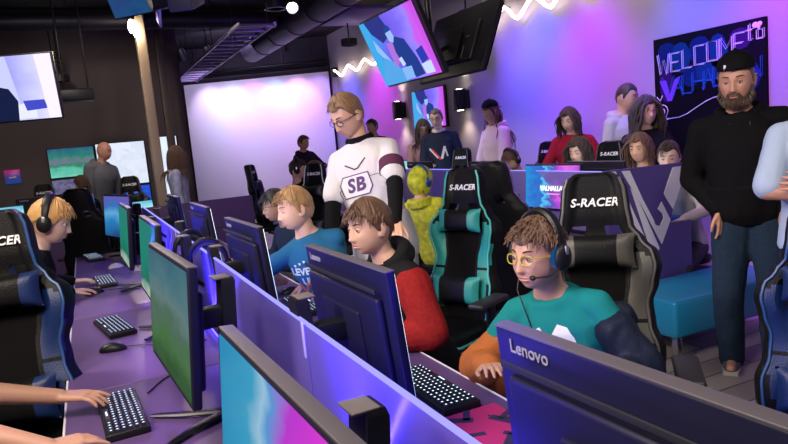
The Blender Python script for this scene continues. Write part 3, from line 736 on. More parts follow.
# tv seen from below at top left and the projector bracket by it
t5, s_ = tv('television at the top left edge seen from below, blue side lit', .62, .35, (.68, 6.45, 3.07), -2.0, .50, screen_mat('tv_edge_blue', [(0, (.02, .05, .4)), (.5, (.04, .25, .7)), (1, (.1, .1, .7))], 2, .28), .1)
t = thing('tv_bracket', 'purple lit slotted metal bracket hanging by the top left television', 'bracket', (.80, 6.35, 2.92))
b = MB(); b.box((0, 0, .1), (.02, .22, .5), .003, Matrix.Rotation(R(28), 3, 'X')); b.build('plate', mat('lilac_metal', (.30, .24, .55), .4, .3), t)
for k in range(3): b = MB(); b.box((-.012, .02 + .05 * k, .02 + .09 * k), (.006, .10, .03), .001, Matrix.Rotation(R(28), 3, 'X')); b.build('slot', BLACK_MT, t)

# video wall at the far left (two big panels) 
def wall_panel(x0, x1, z0, z1, m, label):
    t = thing('video_panel', label, 'screen', ((x0 + x1) / 2, 12, z0), 0)
    b = MB(); b.box((0, -.03, (z1 - z0) / 2), (x1 - x0, .05, z1 - z0), .004); b.build('casing', BLACK_PL, t)
    b = MB(); b.box((0, -.057, (z1 - z0) / 2), (x1 - x0 - .03, .004, z1 - z0 - .03)); b.build('screen', m, t, smooth=False); return t
MINE = screen_mat('block_game', [(0, (.20, .75, .55)), (.25, (.10, .60, .45)), (.42, (.02, .25, .15)), (.55, (.20, .20, .32)), (.7, (.02, .28, .20)), (1, (.02, .10, .25))], 5, .8, 'grad', 'Z')
STONE = screen_mat('stone_blocks', [(0, (.10, .09, .20)), (.5, (.20, .18, .38)), (.8, (.28, .25, .48)), (1, (.12, .3, .35))], 16, .6, 'blocks')
SKYB = screen_mat('pale_blocks', [(0, (.68, .74, .90)), (.4, (.74, .8, .95)), (.7, (.80, .86, 1.)), (1, (.66, .76, .92))], 7, 1.0, 'blocks')
DEEP = screen_mat('deep_blue_blocks', [(0, (.01, .05, .5)), (.6, (.02, .10, .7)), (1, (.3, .5, 1.))], 8, .9)
wall_panel(-.50, .20, 1.40, 1.89, MINE, 'upper left wall screen with a green block game scene')
wall_panel(-.50, .20, .78, 1.39, STONE, 'lower left wall screen with grey stone blocks of the game')
wall_panel(.21, .99, 1.18, 1.91, SKYB, 'right wall screen with pale blue blocks behind the man in grey')
wall_panel(.21, .99, .78, 1.17, DEEP, 'lower right wall screen showing deep blue')
wall_panel(1.14, 1.52, .90, 1.95, screen_mat('pale_blue_scene', [(0, (.5, .6, .9)), (.6, (.75, .85, 1.)), (1, (.9, .95, 1.))], 3, 1.1), 'narrow pale screen visible between the two brown columns')
t = thing('small_wall_sign', 'small square sign glowing pink and blue on the dark wall', 'sign', (-1.02, 11.97, 1.50))
b = MB(); b.box((0, 0, 0), (.22, .03, .22), .01); b.build('plate', screen_mat('sign_grad', [(0, (.02, .10, .45)), (.5, (.08, .06, .35)), (1, (.65, .02, .25))], 1, .5, 'grad', 'Z'), t)
b = MB(); b.box((0, -.018, -.01), (.10, .004, .02)); b.build('lettering', LOGO, t)

# ------------------------------------------------------------------ ceiling equipment
t = thing('cable_tray', 'purple lit ladder shaped cable tray hanging below the ceiling', 'cable tray', (2.15, 8.2, 3.1))
b = MB(); b.box((-.225, 3.1, 0), (.022, 6.3, .045), .004); b.box((.225, 3.1, 0), (.022, 6.3, .045), .004)
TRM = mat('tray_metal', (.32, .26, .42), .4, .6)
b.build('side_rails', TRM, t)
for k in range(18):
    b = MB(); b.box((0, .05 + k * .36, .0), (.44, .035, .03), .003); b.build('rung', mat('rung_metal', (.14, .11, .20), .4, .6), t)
for k in range(4):
    for s_ in (-1, 1):
        b = MB(); b.tube([(s_ * .225, .3 + k * 1.9, .04), (s_ * .225, .3 + k * 1.9, .8)], .006, 6); b.build('hanger_rod', DARK_METAL, t)
DUCT = mat('duct_black', (.016, .013, .026), .5, .4)
def duct(pts, r_, label):
    b = MB(); b.tube(pts, r_, 20)
    L = 0
    for a, c in zip(pts, pts[1:]):
        a, c = Vector(a), Vector(c); n = int((c - a).length / .9)
        for k in range(1, n): q = a.lerp(c, k / n); d_ = (c - a).normalized() * .015; b.tube([q - d_, q + d_], r_ + .012, 20); b.tube([q, (q.x, q.y, CH)], .008, 6)
    o = b.build('round_duct', DUCT); tag(o, label, 'duct'); return o
duct([(3.3, 6, 3.5), (3.3, 13.2, 3.5)], .22, 'large round black air duct running above the tray towards the screen')
duct([(-.5, 7.0, 3.68), (5.1, 7.0, 3.68)], .10, 'thin black pipe crossing the ceiling above the hanging screens')
duct([(-4.8, 10.3, 3.55), (3.0, 10.3, 3.55)], .12, 'black pipe crossing the dark ceiling at the far left')
BEAM = mat('beam_black', (.022, .018, .024), .6)
for k, y in enumerate([6.2, 8.7, 11.2]):
    b = MB(); b.box((.1, 0, 0), (10, .14, .22), .01); o = b.build('ceiling_beam', BEAM); o.location = (0, y, CH - .115); tag(o, ['nearest black ceiling beam crossing the view', 'middle black ceiling beam crossing above the tray', 'farthest black ceiling beam before the white screen'][k], 'beam')
b = MB(); b.box((0, 0, 0), (.9, 1.3, .05), .01); o = b.build('ceiling_panel', mat('dim_violet_panel', (.12, .08, .25), .6)); o.location = (4.1, 9.4, 3.42); tag(o, 'flat violet tinted baffle panel hung beside the cable tray', 'ceiling panel')
def spotlight(loc, tgt, label, lit=True, col=(1, .92, .8)):
    t = thing('spotlight', label, 'spotlight', loc, 0)
    q = (Vector(tgt) - Vector(loc)).to_track_quat('Z', 'Y').to_matrix()
    def L(p): return [q @ Vector(v) for v in p]
    b = MB(); b.lathe([(.05, -.16), (.075, -.12), (.08, .10), (.07, .10), (.065, .06)], n=20); b.v = [q @ v for v in b.v]; b.build('can', BLACK_PL, t)
    b = MB(); b.lathe([(.064, .058), (.064, .064)], n=20); b.v = [q @ v for v in b.v]; b.build('lens', emis('spot_lens%s' % str(col), col, 16 if lit else .6), t)
    b = MB(); b.tube([(0, 0, 0), (0, 0, CH - loc[2])], .012, 8); b.build('stem', DARK_METAL, t)
    for s_ in (-1, 1):
        b = MB(); P = [(s_ * .09, -.05, -.02), (s_ * .095, 0, .02), (s_ * .06, 0, .14), (0, 0, .16)]; b.tube(P, .006, 6); b.build('yoke', DARK_METAL, t)
spot((.80, 9.2, 3.25), (.0, 5, .6), 60, (1, .85, .62), 100, .8, .06)
spot((.95, 9.1, 3.5), (.93, 9.65, 2.2), 26, (1, .75, .5), 90, .8, .05)
t = thing('bare_bulb', 'glaring bulb cluster right on the column face', 'bulb', (.84, 9.50, 3.30))
b = MB(); b.sphere((-.02, 0, .03), (.04, .04, .09)); b.sphere((.03, 0, -.03), (.035, .035, .08)); b.build('glass_bulb', emis('bulb_glow', (1, .88, .65), 60), t)
b = MB(); b.lathe([(.03, .12), (.035, .2), (.02, .26)]); b.build('socket', BLACK_PL, t)
spotlight((.72, 5.45, 2.80), (-2.0, 5.2, 2.2), 'white lit lamp head beside the projector at the top left')
b = MB(); b.box((0, 0, 0), (.18, .30, .13), .012, Matrix.Rotation(R(-30), 3, 'Z') @ Matrix.Rotation(R(20), 3, 'X')); o = b.build('projector', mat('projector_shell', (.03, .03, .05), .4)); o.location = (.87, 5.30, 2.76); tag(o, 'dark boxy projector hanging at the top left of the ceiling', 'projector')
spotlight((2.62, 8.2, 3.32), (1.9, 4.8, 1.5), 'bright spotlight at the near end of the cable tray')
for k in range(5):
    q = a0.lerp(a1, .88 - k * .17) + nrm * 1.0; c_ = [(.75, .7, 1.), (.6, .6, 1.), (1, .5, 1.), (.5, .6, 1.), (1, .6, 1.)][k]
    spotlight((q.x, q.y, 3.62), tuple(a0.lerp(a1, .88 - k * .17) + Vector((0, 0, 2.0))), ['leftmost', 'second from left', 'middle', 'fourth from left', 'rightmost'][k] + ' small stage spotlight aimed at the white screen', True, c_)
spotlight((4.75, 7.55, 2.98), (5.1, 7.3, 1.5), 'small black track spotlight at the left end of the near zigzag tube', True)
for (x, y, z, r_, l) in [(2.62, 8.9, 3.52, .12, 'round ceiling light above the cable tray'), (-.20, 11.3, 3.28, .10, 'upper small round ceiling light at the far left'), (-.13, 11.5, 2.98, .10, 'lower small round ceiling light at the far left'), (4.0, 9.8, 3.15, .10, 'round ceiling light left of the hanging television')]: disc_light(x, y, z, r_, l)
b = MB(); b.box((0, 0, 0), (.42, .3, .16), .02); b.tube([(-.15, 0, .08), (-.15, 0, 1.3)], .012, 6); b.tube([(.15, 0, .08), (.15, 0, 1.3)], .012, 6)
o = b.build('ceiling_speaker', BLACK_PL); o.location = (.06, 10.1, 2.53); tag(o, 'black box speaker hanging in front of the dark far wall', 'speaker')
t = thing('lighting_rail', 'slim dark rail carrying small lights below the ceiling at the centre', 'rail', (2.0, 6.4, 3.45))
b = MB(); b.box((0, 0, 0), (3.6, .04, .04), .004); b.build('rail_body', DARK_METAL, t)
for k in range(6): b = MB(); b.lathe([(.02, -.09), (.028, -.02), (.01, 0)], (-1.6 + .62 * k, 0, -.02), 12); b.build('lamp_head', BLACK_PL, t)

# ------------------------------------------------------------------ keyboards, mice, cables
KEYL = emis('key_glow', (.55, .75, 1.), 2.2); KEYC = mat('keycap', (.02, .02, .025), .4)
def keycap_mesh():
    b = MB(); w2, h2 = .0078, .0062
    b.add([(-w2, -w2, 0), (w2, -w2, 0), (w2, w2, 0), (-w2, w2, 0), (-h2, -h2, .008), (h2, -h2, .008), (h2, h2, .008), (-h2, h2, .008)], [(0, 1, 5, 4), (1, 2, 6, 5), (2, 3, 7, 6), (3, 0, 4, 7), (4, 5, 6, 7)], 0)
    b.add([(-.003, -.002, .0083), (.0025, -.002, .0083), (.0025, .003, .0083), (-.003, .003, .0083)], [(0, 1, 2, 3)], 1)
    return b.mesh('key', [KEYC, KEYL], False)
KM = keycap_mesh()
SPM = None
def make_keyboard(label, rows=6, cols=16):
    t = thing('keyboard', label, 'keyboard', group='backlit keyboards')
    b = MB(); b.box((0, 0, .012), (rows * .019 + .016, cols * .0235 + .016, .022), .004); b.build('case', BLACK_PL, t)
    for i in range(rows):
        for j in range(cols):
            if i == 0 and 4 <= j <= 9:
                if j == 4:
                    o = bpy.data.objects.new('space_bar', KM); COL.objects.link(o); o.parent = t
                    o.location = (-.0475, (6.5 - (cols - 1) / 2) * .0235, .023); o.scale = (1, 8, 1)
                continue
            o = bpy.data.objects.new('key', KM); COL.objects.link(o); o.parent = t
            o.location = ((i - (rows - 1) / 2) * .019, (j - (cols - 1) / 2) * .0235, .023); o.scale = (1, 1.25, 1)
    return t
kb = make_keyboard('backlit keyboard under the bare arm at the bottom left')
def place_k(o, x, y, deg): o.location = (x, y, DZ + .001); o.rotation_euler = (0, 0, R(deg))
place_k(kb, .005, 2.33, 3)
for (x, y, a, l) in [(.033, 3.61, 10, 'backlit keyboard with no hands, beside the black mouse'), (.03, 5.05, 4, "keyboard under the blond girl's hands"), (-.03, 6.45, 8, 'far keyboard lying behind the white mouse'),
                     (.94, 1.87, 180, 'backlit keyboard on the right side, in front of the nearest monitor back'), (.93, 3.28, 178, 'keyboard on the right side near the hand of the blond boy')]:
    o = dup(kb, (x, y, DZ + .001), R(a), l, 'backlit keyboards')
def make_mouse(label, m, loc, rz):
    t = thing('mouse', label, 'mouse', loc, rz)
    b = MB(); b.sphere((0, 0, .004), (.060, .033, .034), n=24)
    for v in b.v:
        if v.z < .001: v.z = .001
        v.z *= 1 - .25 * max(0, v.x / .06); v.y *= 1 - .12 * math.exp(-(v.x / .02) ** 2)
    b.build('mouse_body', m, t)
    b = MB(); b.tube([(.03, -.004, .030), (.03, .004, .030)], .007, 12); b.build('scroll_wheel', mat('wheel_grey', (.3, .3, .32), .4), t)
    b = MB(); b.tube([(.058, 0, .010), (.11, .004, .006), (.17, -.02, .004), (.22, -.01, .004)], .0022, 6); b.build('cable', BLACK_PL, t)
    return t
make_mouse('black wired mouse beside the second keyboard on the left', BLACK_PL, (.01, 3.20, DZ + .001), R(-10))
make_mouse('white mouse near the hands of the blond girl', WHITE_PL, (.13, 5.72, DZ + .001), R(10))
make_mouse('black mouse beside the lower hand of the blond girl', BLACK_PL, (-.045, 4.74, DZ + .001), R(0))
make_mouse('dark mouse under the hand of the blond boy', BLACK_PL, (.985, 3.68, DZ + .001), R(180))
b = MB(); b.box((0, 0, .002), (.30, .34, .004), .0015)
o = b.build('mouse_pad', mat('magenta_pad', (.50, .02, .16), .7)); o.location = (.90, 1.50, DZ + .0005); tag(o, 'magenta and black patterned mouse pad at the bottom edge', 'mouse pad')
b = MB()
for k in range(5):
    a = k * 1.3; u, v = -.10 + .05 * k, -.12 + .06 * ((k * 2) % 5)
    b.box((u, v, .0045), (.07, .03, .001), 0, Matrix.Rotation(a, 3, 'Z')); b.box((u + .03, v + .02, .0045), (.02, .07, .001), 0, Matrix.Rotation(a, 3, 'Z'))
p = b.build('pad_pattern', mat('navy_print', (.03, .02, .08), .7), o, smooth=False)
def cable(pts, label, r_=.003, m=BLACK_PL):
    P = [Vector(p) for p in pts]; Q = []
    for i in range(len(P) - 1):
        p0 = P[max(i - 1, 0)]; p1 = P[i]; p2 = P[i + 1]; p3 = P[min(i + 2, len(P) - 1)]
        for k in range(7):
            u = k / 7; Q.append(.5 * ((2 * p1) + (p2 - p0) * u + (2 * p0 - 5 * p1 + 4 * p2 - p3) * u * u + (3 * p1 - p0 - 3 * p2 + p3) * u ** 3))
    Q.append(P[-1]); o = MB().tube(Q, r_, 6).build('cable', m); tag(o, label, 'cable'); return o
z = DZ + .005
cable([(.10, 2.50, z), (.17, 2.62, z), (.26, 2.72, z), (.30, 2.95, z), (.40, 3.05, z)], 'black keyboard cable curling behind the green field monitor')
cable([(.30, 1.95, z), (.38, 1.85, z + .004), (.33, 1.72, z), (.40, 1.62, z), (.44, 1.75, z)], 'tangled black cable on the desk by the partition foot')
cable([(.34, 2.10, z), (.42, 2.0, z), (.36, 1.9, z + .01), (.43, 1.8, z), (.40, 2.15, z)], 'looping black cable between the monitor foot and the divider')
cable([(.86, 2.05, z), (.74, 1.98, z), (.68, 1.80, z), (.60, 1.72, z)], 'cable from the right keyboard to its monitor')
cable([(.98, 1.60, z), (1.05, 1.50, z), (1.0, 1.38, z), (.9, 1.30, z)], 'thin black cable across the bottom right desk')
cable([(.60, 2.55, z), (.68, 2.65, z + .01), (.62, 2.80, z), (.70, 2.92, z)], 'pale cable seen through the violet acrylic', .003, mat('pale_cable', (.5, .45, .6), .5))

# ------------------------------------------------------------------ headsets
def make_headset(label, cat='headset'):
    """origin at the head centre; band over the top along Y, cups at +-Y; faces +X"""
    t = thing('headset', label, cat)
    P = [(0, .092 * math.cos(a), .125 * math.sin(a) + .01) for a in [PI * k / 16 for k in range(17)]]
    b = MB(); b.tube(P, [.010 + .004 * math.sin(PI * k / 16) for k in range(17)], 8, flat=1.6); b.build('headband', BLACK_PL, t)
    P2 = [(0, .086 * math.cos(a), .113 * math.sin(a) + .01) for a in [PI * k / 16 for k in range(3, 14)]]
    b = MB(); b.tube(P2, .008, 8, flat=2.2); b.build('band_padding', mat('band_pad', (.03, .03, .035), .7), t)
    for s_ in (-1, 1):
        b = MB(); b.sphere((0, s_ * .100, -.015), (.038, .020, .046), n=20); b.build('ear_cup', BLACK_PL, t)
        b = MB(); b.lathe([(.034, 0), (.038, .008), (.032, .015), (.02, .012)], n=20)
        Mx = Matrix.Rotation(R(90) * s_, 4, 'X'); b.v = [Matrix.Translation((0, s_ * .090, -.015)) @ Mx @ v for v in b.v]; b.build('ear_cushion', mat('ear_cushion', (.02, .02, .02), .8), t)
        b = MB(); b.box((0, s_ * .115, .0), (.016, .008, .05), .003); b.build('yoke', mat('steel_yoke', (.5, .5, .5), .3, .8), t)
    b = MB(); b.tube([(.02, .105, -.045), (.06, .10, -.07), (.095, .06, -.078)], .003, 6); b.sphere((.097, .055, -.078), (.009, .012, .009)); b.build('microphone', BLACK_PL, t)
    return t
HS = make_headset('black headset hung over the violet divider, nearer of the two')
HS.location = (.49, 3.30, 1.045); HS.rotation_euler = (0, R(8), R(80))
o = dup(HS, (.47, 3.72, 1.05), R(100), 'black headset hung over the violet divider, farther of the two'); 

# ------------------------------------------------------------------ far desks at the left
t0 = None
def lowdesk(x, y, w_, rz, label):
    t = thing('desk', label, 'desk', (x, y, 0), rz)
    b = MB(); b.box((0, 0, .735), (w_, .6, .03), .004); b.build('tabletop', DESKM, t)
    b = MB(); b.box((0, -.28, .56), (w_, .02, 1.0), .003); b.build('front_panel', mat('violet_panel', (.13, .06, .24), .5), t)
    for s_ in (-1, 1): b = MB(); b.box((s_ * (w_ / 2 - .03), 0, .36), (.04, .5, .72), .004); b.build('leg_panel', DARK_METAL, t)
lowdesk(1.0, 8.05, 1.5, 0, 'short desk with a violet front panel beyond the end of the near row')
lowdesk(-.75, 8.9, 1.7, 0, 'dark desk with a violet front panel in front of the wall screens')
lowdesk(-2.6, 8.9, 1.7, 0, 'desk with a violet front panel at the far left edge')
mon(-.99, 8.75, -94, 'bright green screened monitor at the left edge, upper', S_GAME, .68)
mon(-.09, 8.75, -30, 'blue screened monitor right of the blond girl, before the wall screens', S_BLUE, .72)
mon(.50, 8.1, -66, 'bright teal screened monitor just left of the brown column', S_GAME, .80, .62)
mon(-.45, 8.8, 88, 'wide dark monitor back above the head of the blond girl', S_BLUE, .75)

# ------------------------------------------------------------------ chairs
def chair(x, y, deg, label, acc):
    return dup(chair0, (x, y, 0), R(deg), label, CH_G, swap=acc)
chair(1.63, 1.85, 226, 'black gaming chair with grey cushions behind the boy in glasses and teal shirt', A_GREY)
big = chair(-.40, 2.73, 262, 'big blue and black gaming chair at the left edge of the picture', A_BLUE); big.scale = (1.05, 1.05, 1.05)
chair(2.74, 3.80, 18, 'black gaming chair turned away from us, touching the teal one', A_VIO)
brc = chair(2.05, 1.27, 213, 'blue edged gaming chair cut off by the bottom right corner', A_BLUE); brc.scale = (.9, .9, .9)
for c_ in list(brc.children):
    if c_.name.startswith('armrest'): bpy.data.objects.remove(c_)
chair(2.06, 6.85, 215, 'gaming chair with white piping behind the blond boy', A_WHITE)
chair(2.42, 6.30, 200, 'maroon and black gaming chair left of the coach', A_PINK)
chair(2.42, 9.3, 330, 'dark gaming chair in front of the white screen, left of the seated players', A_BLUE)
chair(3.88, 6.88, 195, 'black gaming chair in front of the man in the navy sweater', A_GREY)
chair(3.80, 7.95, 195, 'black gaming chair below the woman holding a phone', A_GREY)
chair(4.55, 6.10, 190, 'black gaming chair of the headset boy near the red jacket woman', A_GREY)
chair(4.02, 4.52, 195, 'black gaming chair behind the girl with the long dark hair', A_GREY)
chair(.02, 7.3, 70, 'black gaming chair back in front of the man in the grey jacket', A_BLACK)
chair(-.55, 9.75, 265, 'black gaming chair facing us below the wall screens at the left', A_BLACK)
chair(.50, 9.45, 262, 'black gaming chair facing us left of the brown column', A_BLACK)
chair(-.75, 4.75, 20, "dark gaming chair under the blond girl", A_BLACK)
# ------------------------------------------------------------------ people
SKIN = {}
def skin(n, c): return mat('skin_' + n, c, .48, bump=.03, bscale=300, subs=.12)
SK_A = skin('fair', (.62, .36, .26)); SK_B = skin('warm', (.52, .28, .19)); SK_C = skin('pale', (.68, .44, .36)); SK_D = skin('tan', (.38, .21, .14)); SK_E = skin('ruddy', (.58, .29, .20))
EYEW = mat('eye_white', (.75, .72, .70), .2); IRIS = mat('iris', (.06, .035, .02), .15); LIP = mat('lips', (.50, .20, .17), .4); BROW = mat('eyebrow_hair', (.05, .03, .02), .8)
def hairm(n, c): return mat('hair_' + n, c, .55, var=.35, bscale=120, sheen=.2)
H_BR = hairm('brown', (.095, .040, .016)); H_DB = hairm('dark_brown', (.030, .014, .008)); H_BL = hairm('sandy', (.34, .19, .075)); H_GO = hairm('golden', (.52, .28, .09)); H_BK = hairm('black', (.010, .007, .006)); H_GR = hairm('grey_brown', (.10, .075, .055)); H_RD = hairm('auburn', (.10, .03, .02))

def remesh(b, vox, smooth=2, mats=None, name='body', disp=None):
    me = b.mesh('tmp', mats or [SK_A], False); o = bpy.data.objects.new('tmp', me); COL.objects.link(o)
    m = o.modifiers.new('r', 'REMESH'); m.mode = 'VOXEL'; m.voxel_size = vox; m.adaptivity = 0
    if smooth:
        s_ = o.modifiers.new('s', 'SMOOTH'); s_.factor = .5; s_.iterations = smooth
    dg = bpy.context.evaluated_depsgraph_get(); out = bpy.data.meshes.new_from_object(o.evaluated_get(dg))
    bpy.data.objects.remove(o); bpy.data.meshes.remove(me)
    out.name = name
    if disp:
        a, sc = disp
        for v, n in zip(out.vertices, [Vector(q.vector) for q in out.vertex_normals]):
            c = v.co; k = noise.noise(Vector((c.x * sc, c.y * sc, c.z * sc * .45))) + .5 * noise.noise(Vector((c.x * sc * 2.3, c.y * sc * 2.3 + 5, c.z * sc)))
            v.co = c + n * (a * k)
    out.polygons.foreach_set('use_smooth', [True] * len(out.polygons))
    out.materials.clear()
    for mm in (mats or [SK_A]): out.materials.append(mm)
    return out
def link(name, me, parent):
    o = bpy.data.objects.new(name, me); COL.objects.link(o); o.parent = parent; return o

def head_pt(th, ph):
    """th azimuth (0 = face), ph polar from the top; unit head of height .235"""
    sz = math.cos(ph); z = sz * (.120 if sz > 0 else .116)
    rr = math.sqrt(max(0, 1 - abs(sz) ** (2.3 if sz > 0 else 3.4)))
    cx, sy = math.cos(th), math.sin(th)
    t = max(0, -sz)
    wy = .074 * (1 - .26 * t ** 1.6) ; fx = .086 * (1 - .04 * t); bx = .103 * (1 - .48 * max(0, t - .12) / .88)
    if sz > .2: wy *= 1 + .02; fx *= 1 - .06 * (sz - .2)
    ex = .86
    x = (fx if cx > 0 else bx) * (abs(cx) ** ex) * (1 if cx > 0 else -1) * rr; y = wy * (abs(sy) ** .92) * (1 if sy > 0 else -1) * rr
    if cx > 0:
        g = lambda v, s_: math.exp(-(v / s_) ** 2)
        f = min(1, cx * 1.6)
        # nose
        if -.052 < z < .02:
            k = (.02 - z) / .062; pr = .004 + .021 * min(1, max(0, k)) ** 1.1
            if z < -.040: pr *= max(0, 1 - ((-.040 - z) / .012) ** 1.5)
            x += f * pr * (g(y, .008 + .005 * min(1, k)) + .30 * g(abs(y) - .011, .006) * g(z + .038, .009))
        x += f * .005 * g(z - .022, .010) * g(abs(y) - .028, .024)
        x -= f * .010 * g(abs(y) - .030, .014) * g(z - .002, .011)
        x += f * .005 * g(abs(y) - .042, .017) * g(z + .030, .020)
        x += f * (.0065 * g(z + .062, .0055) + .0065 * g(z + .0735, .006) - .002 * g(z + .068, .002)) * g(y, .019)
        x -= f * .003 * g(z + .085, .006) * g(y, .022)
        x += f * .009 * g(z + .100, .013) * g(y, .020)
    return Vector((x, y, z))
def head_mesh(b, M, fine=True):
    n, m = (72, 64) if fine else (40, 34); vs = []; fs = []
    for i in range(m + 1):
        ph = min(max(PI * i / m, .02), PI - .02)
        for j in range(n):
            a = 2 * PI * j / n; a = a - .35 * math.sin(a) # denser on the face
            vs.append(M @ head_pt(a, ph))
    for i in range(m):
        for j in range(n): fs.append((i * n + j, (i + 1) * n + j, (i + 1) * n + (j + 1) % n, i * n + (j + 1) % n))
    fs.append(tuple(range(n))); fs.append(tuple(m * n + j for j in range(n))[::-1]); b.add(vs, fs)
    s_ = M.to_scale().x
    for sd in (-1, 1):
        Q = M.to_3x3() @ Matrix.Rotation(sd * R(-18), 3, 'Z') @ Matrix.Rotation(R(-8), 3, 'Y')
        b.sphere(M @ Vector((-.012, sd * .077, -.012)), (.017, .0065, .029), Q, 14)
        P = [Vector((-.014 - .017 * math.cos(a), sd * (.082 - .004 * math.sin(a)), -.008 - .029 * math.sin(a) * 1)) for a in [PI * .1 * k - 1.9 for k in range(15)]]
        b.tube([M @ p for p in P], .0045 * s_, 6)

def make_hand(b, W, d, n, s_=1., thumb=1, curl=.3, spread=.10, ind=None):
    """W wrist, d towards fingers, n out of the palm, thumb=+1 puts it on side d x n"""
    d = Vector(d).normalized(); n = Vector(n); n = (n - d * n.dot(d)).normalized(); sd = d.cross(n) * thumb
    W = Vector(W); offs = (.030, .010, -.010, -.028); Ls = (.074, .082, .076, .060)
    for k, o_ in enumerate(offs):
        kn = W + (d * (.088 - .004 * abs(k - 1)) + sd * o_) * s_
        b.capsule(W + (sd * o_ * .6 + d * .01) * s_, .0155 * s_, kn, .0115 * s_)
        dd = (d + sd * (spread * (1.2 - k))).normalized(); p = kn; c = curl if not (ind is not None and k == 0) else ind
        ang = c * .7; rads = (.0095, .0088, .0080, .0066); L = Ls[k] * s_
        for q, fr in enumerate((.45, .30, .25)):
            v = dd * math.cos(ang) + n * math.sin(ang); p2 = p + v * L * fr
            b.capsule(p, rads[q] * s_, p2, rads[q + 1] * s_, 10); p = p2; ang += c * (1.1 if q == 0 else .8)
    p = W + (d * .022 + sd * .022) * s_; p1 = W + (d * .055 + sd * .048 + n * .012) * s_; p2 = p1 + (d * .030 + sd * .012 + n * .008) * s_; p3 = p2 + (d * .024 - sd * .001 + n * .008) * s_
    b.capsule(p, .015 * s_, p1, .0115 * s_); b.capsule(p1, .0110 * s_, p2, .0098 * s_); b.capsule(p2, .0096 * s_, p3, .0078 * s_)

def ik(S, T, a, c, pole):
    S, T = Vector(S), Vector(T); v = T - S; L = min(v.length, (a + c) * .998); v = v.normalized(); T = S + v * L
    x = (a * a - c * c + L * L) / (2 * L); h = math.sqrt(max(a * a - x * x, 0)); p = Vector(pole); p = (p - v * p.dot(v)).normalized()
    return S + v * x + p * h, T

def torso_rings(b, P, up, lat, fwd, L, s_, g, belly=0., t0=0., t1=1.06):
    K = [(-.12, .085, .150, 0), (0, .108, .168, 0), (.12, .105, .160, .0), (.30, .098 , .146, .005), (.5, .108, .158, .008), (.68, .118, .172, .008), (.80, .110, .170, .0), (.88, .092, .142, -.006), (.94, .076, .108, -.010), (.99, .064, .078, -.010), (1.06, .055, .058, -.004)]
    rings = []
    for t, rx, ry, ox in K:
        if t < t0 - .001 or t > t1 + .001: continue
        e = belly * math.exp(-((t - .30) / .26) ** 2)
        ring = []
        for j in range(28):
            a = 2 * PI * j / 28; c, q = math.cos(a), math.sin(a)
            ring.append(P + up * (t * L) + fwd * ((rx * s_ + g + e * (1 if c > 0 else .3)) * (abs(c) ** .85) * (1 if c > 0 else -1) + ox * s_) + lat * ((ry * s_ + g + e * .6) * (abs(q) ** .9) * (1 if q > 0 else -1)))
        rings.append(ring)
    b.loft(rings)

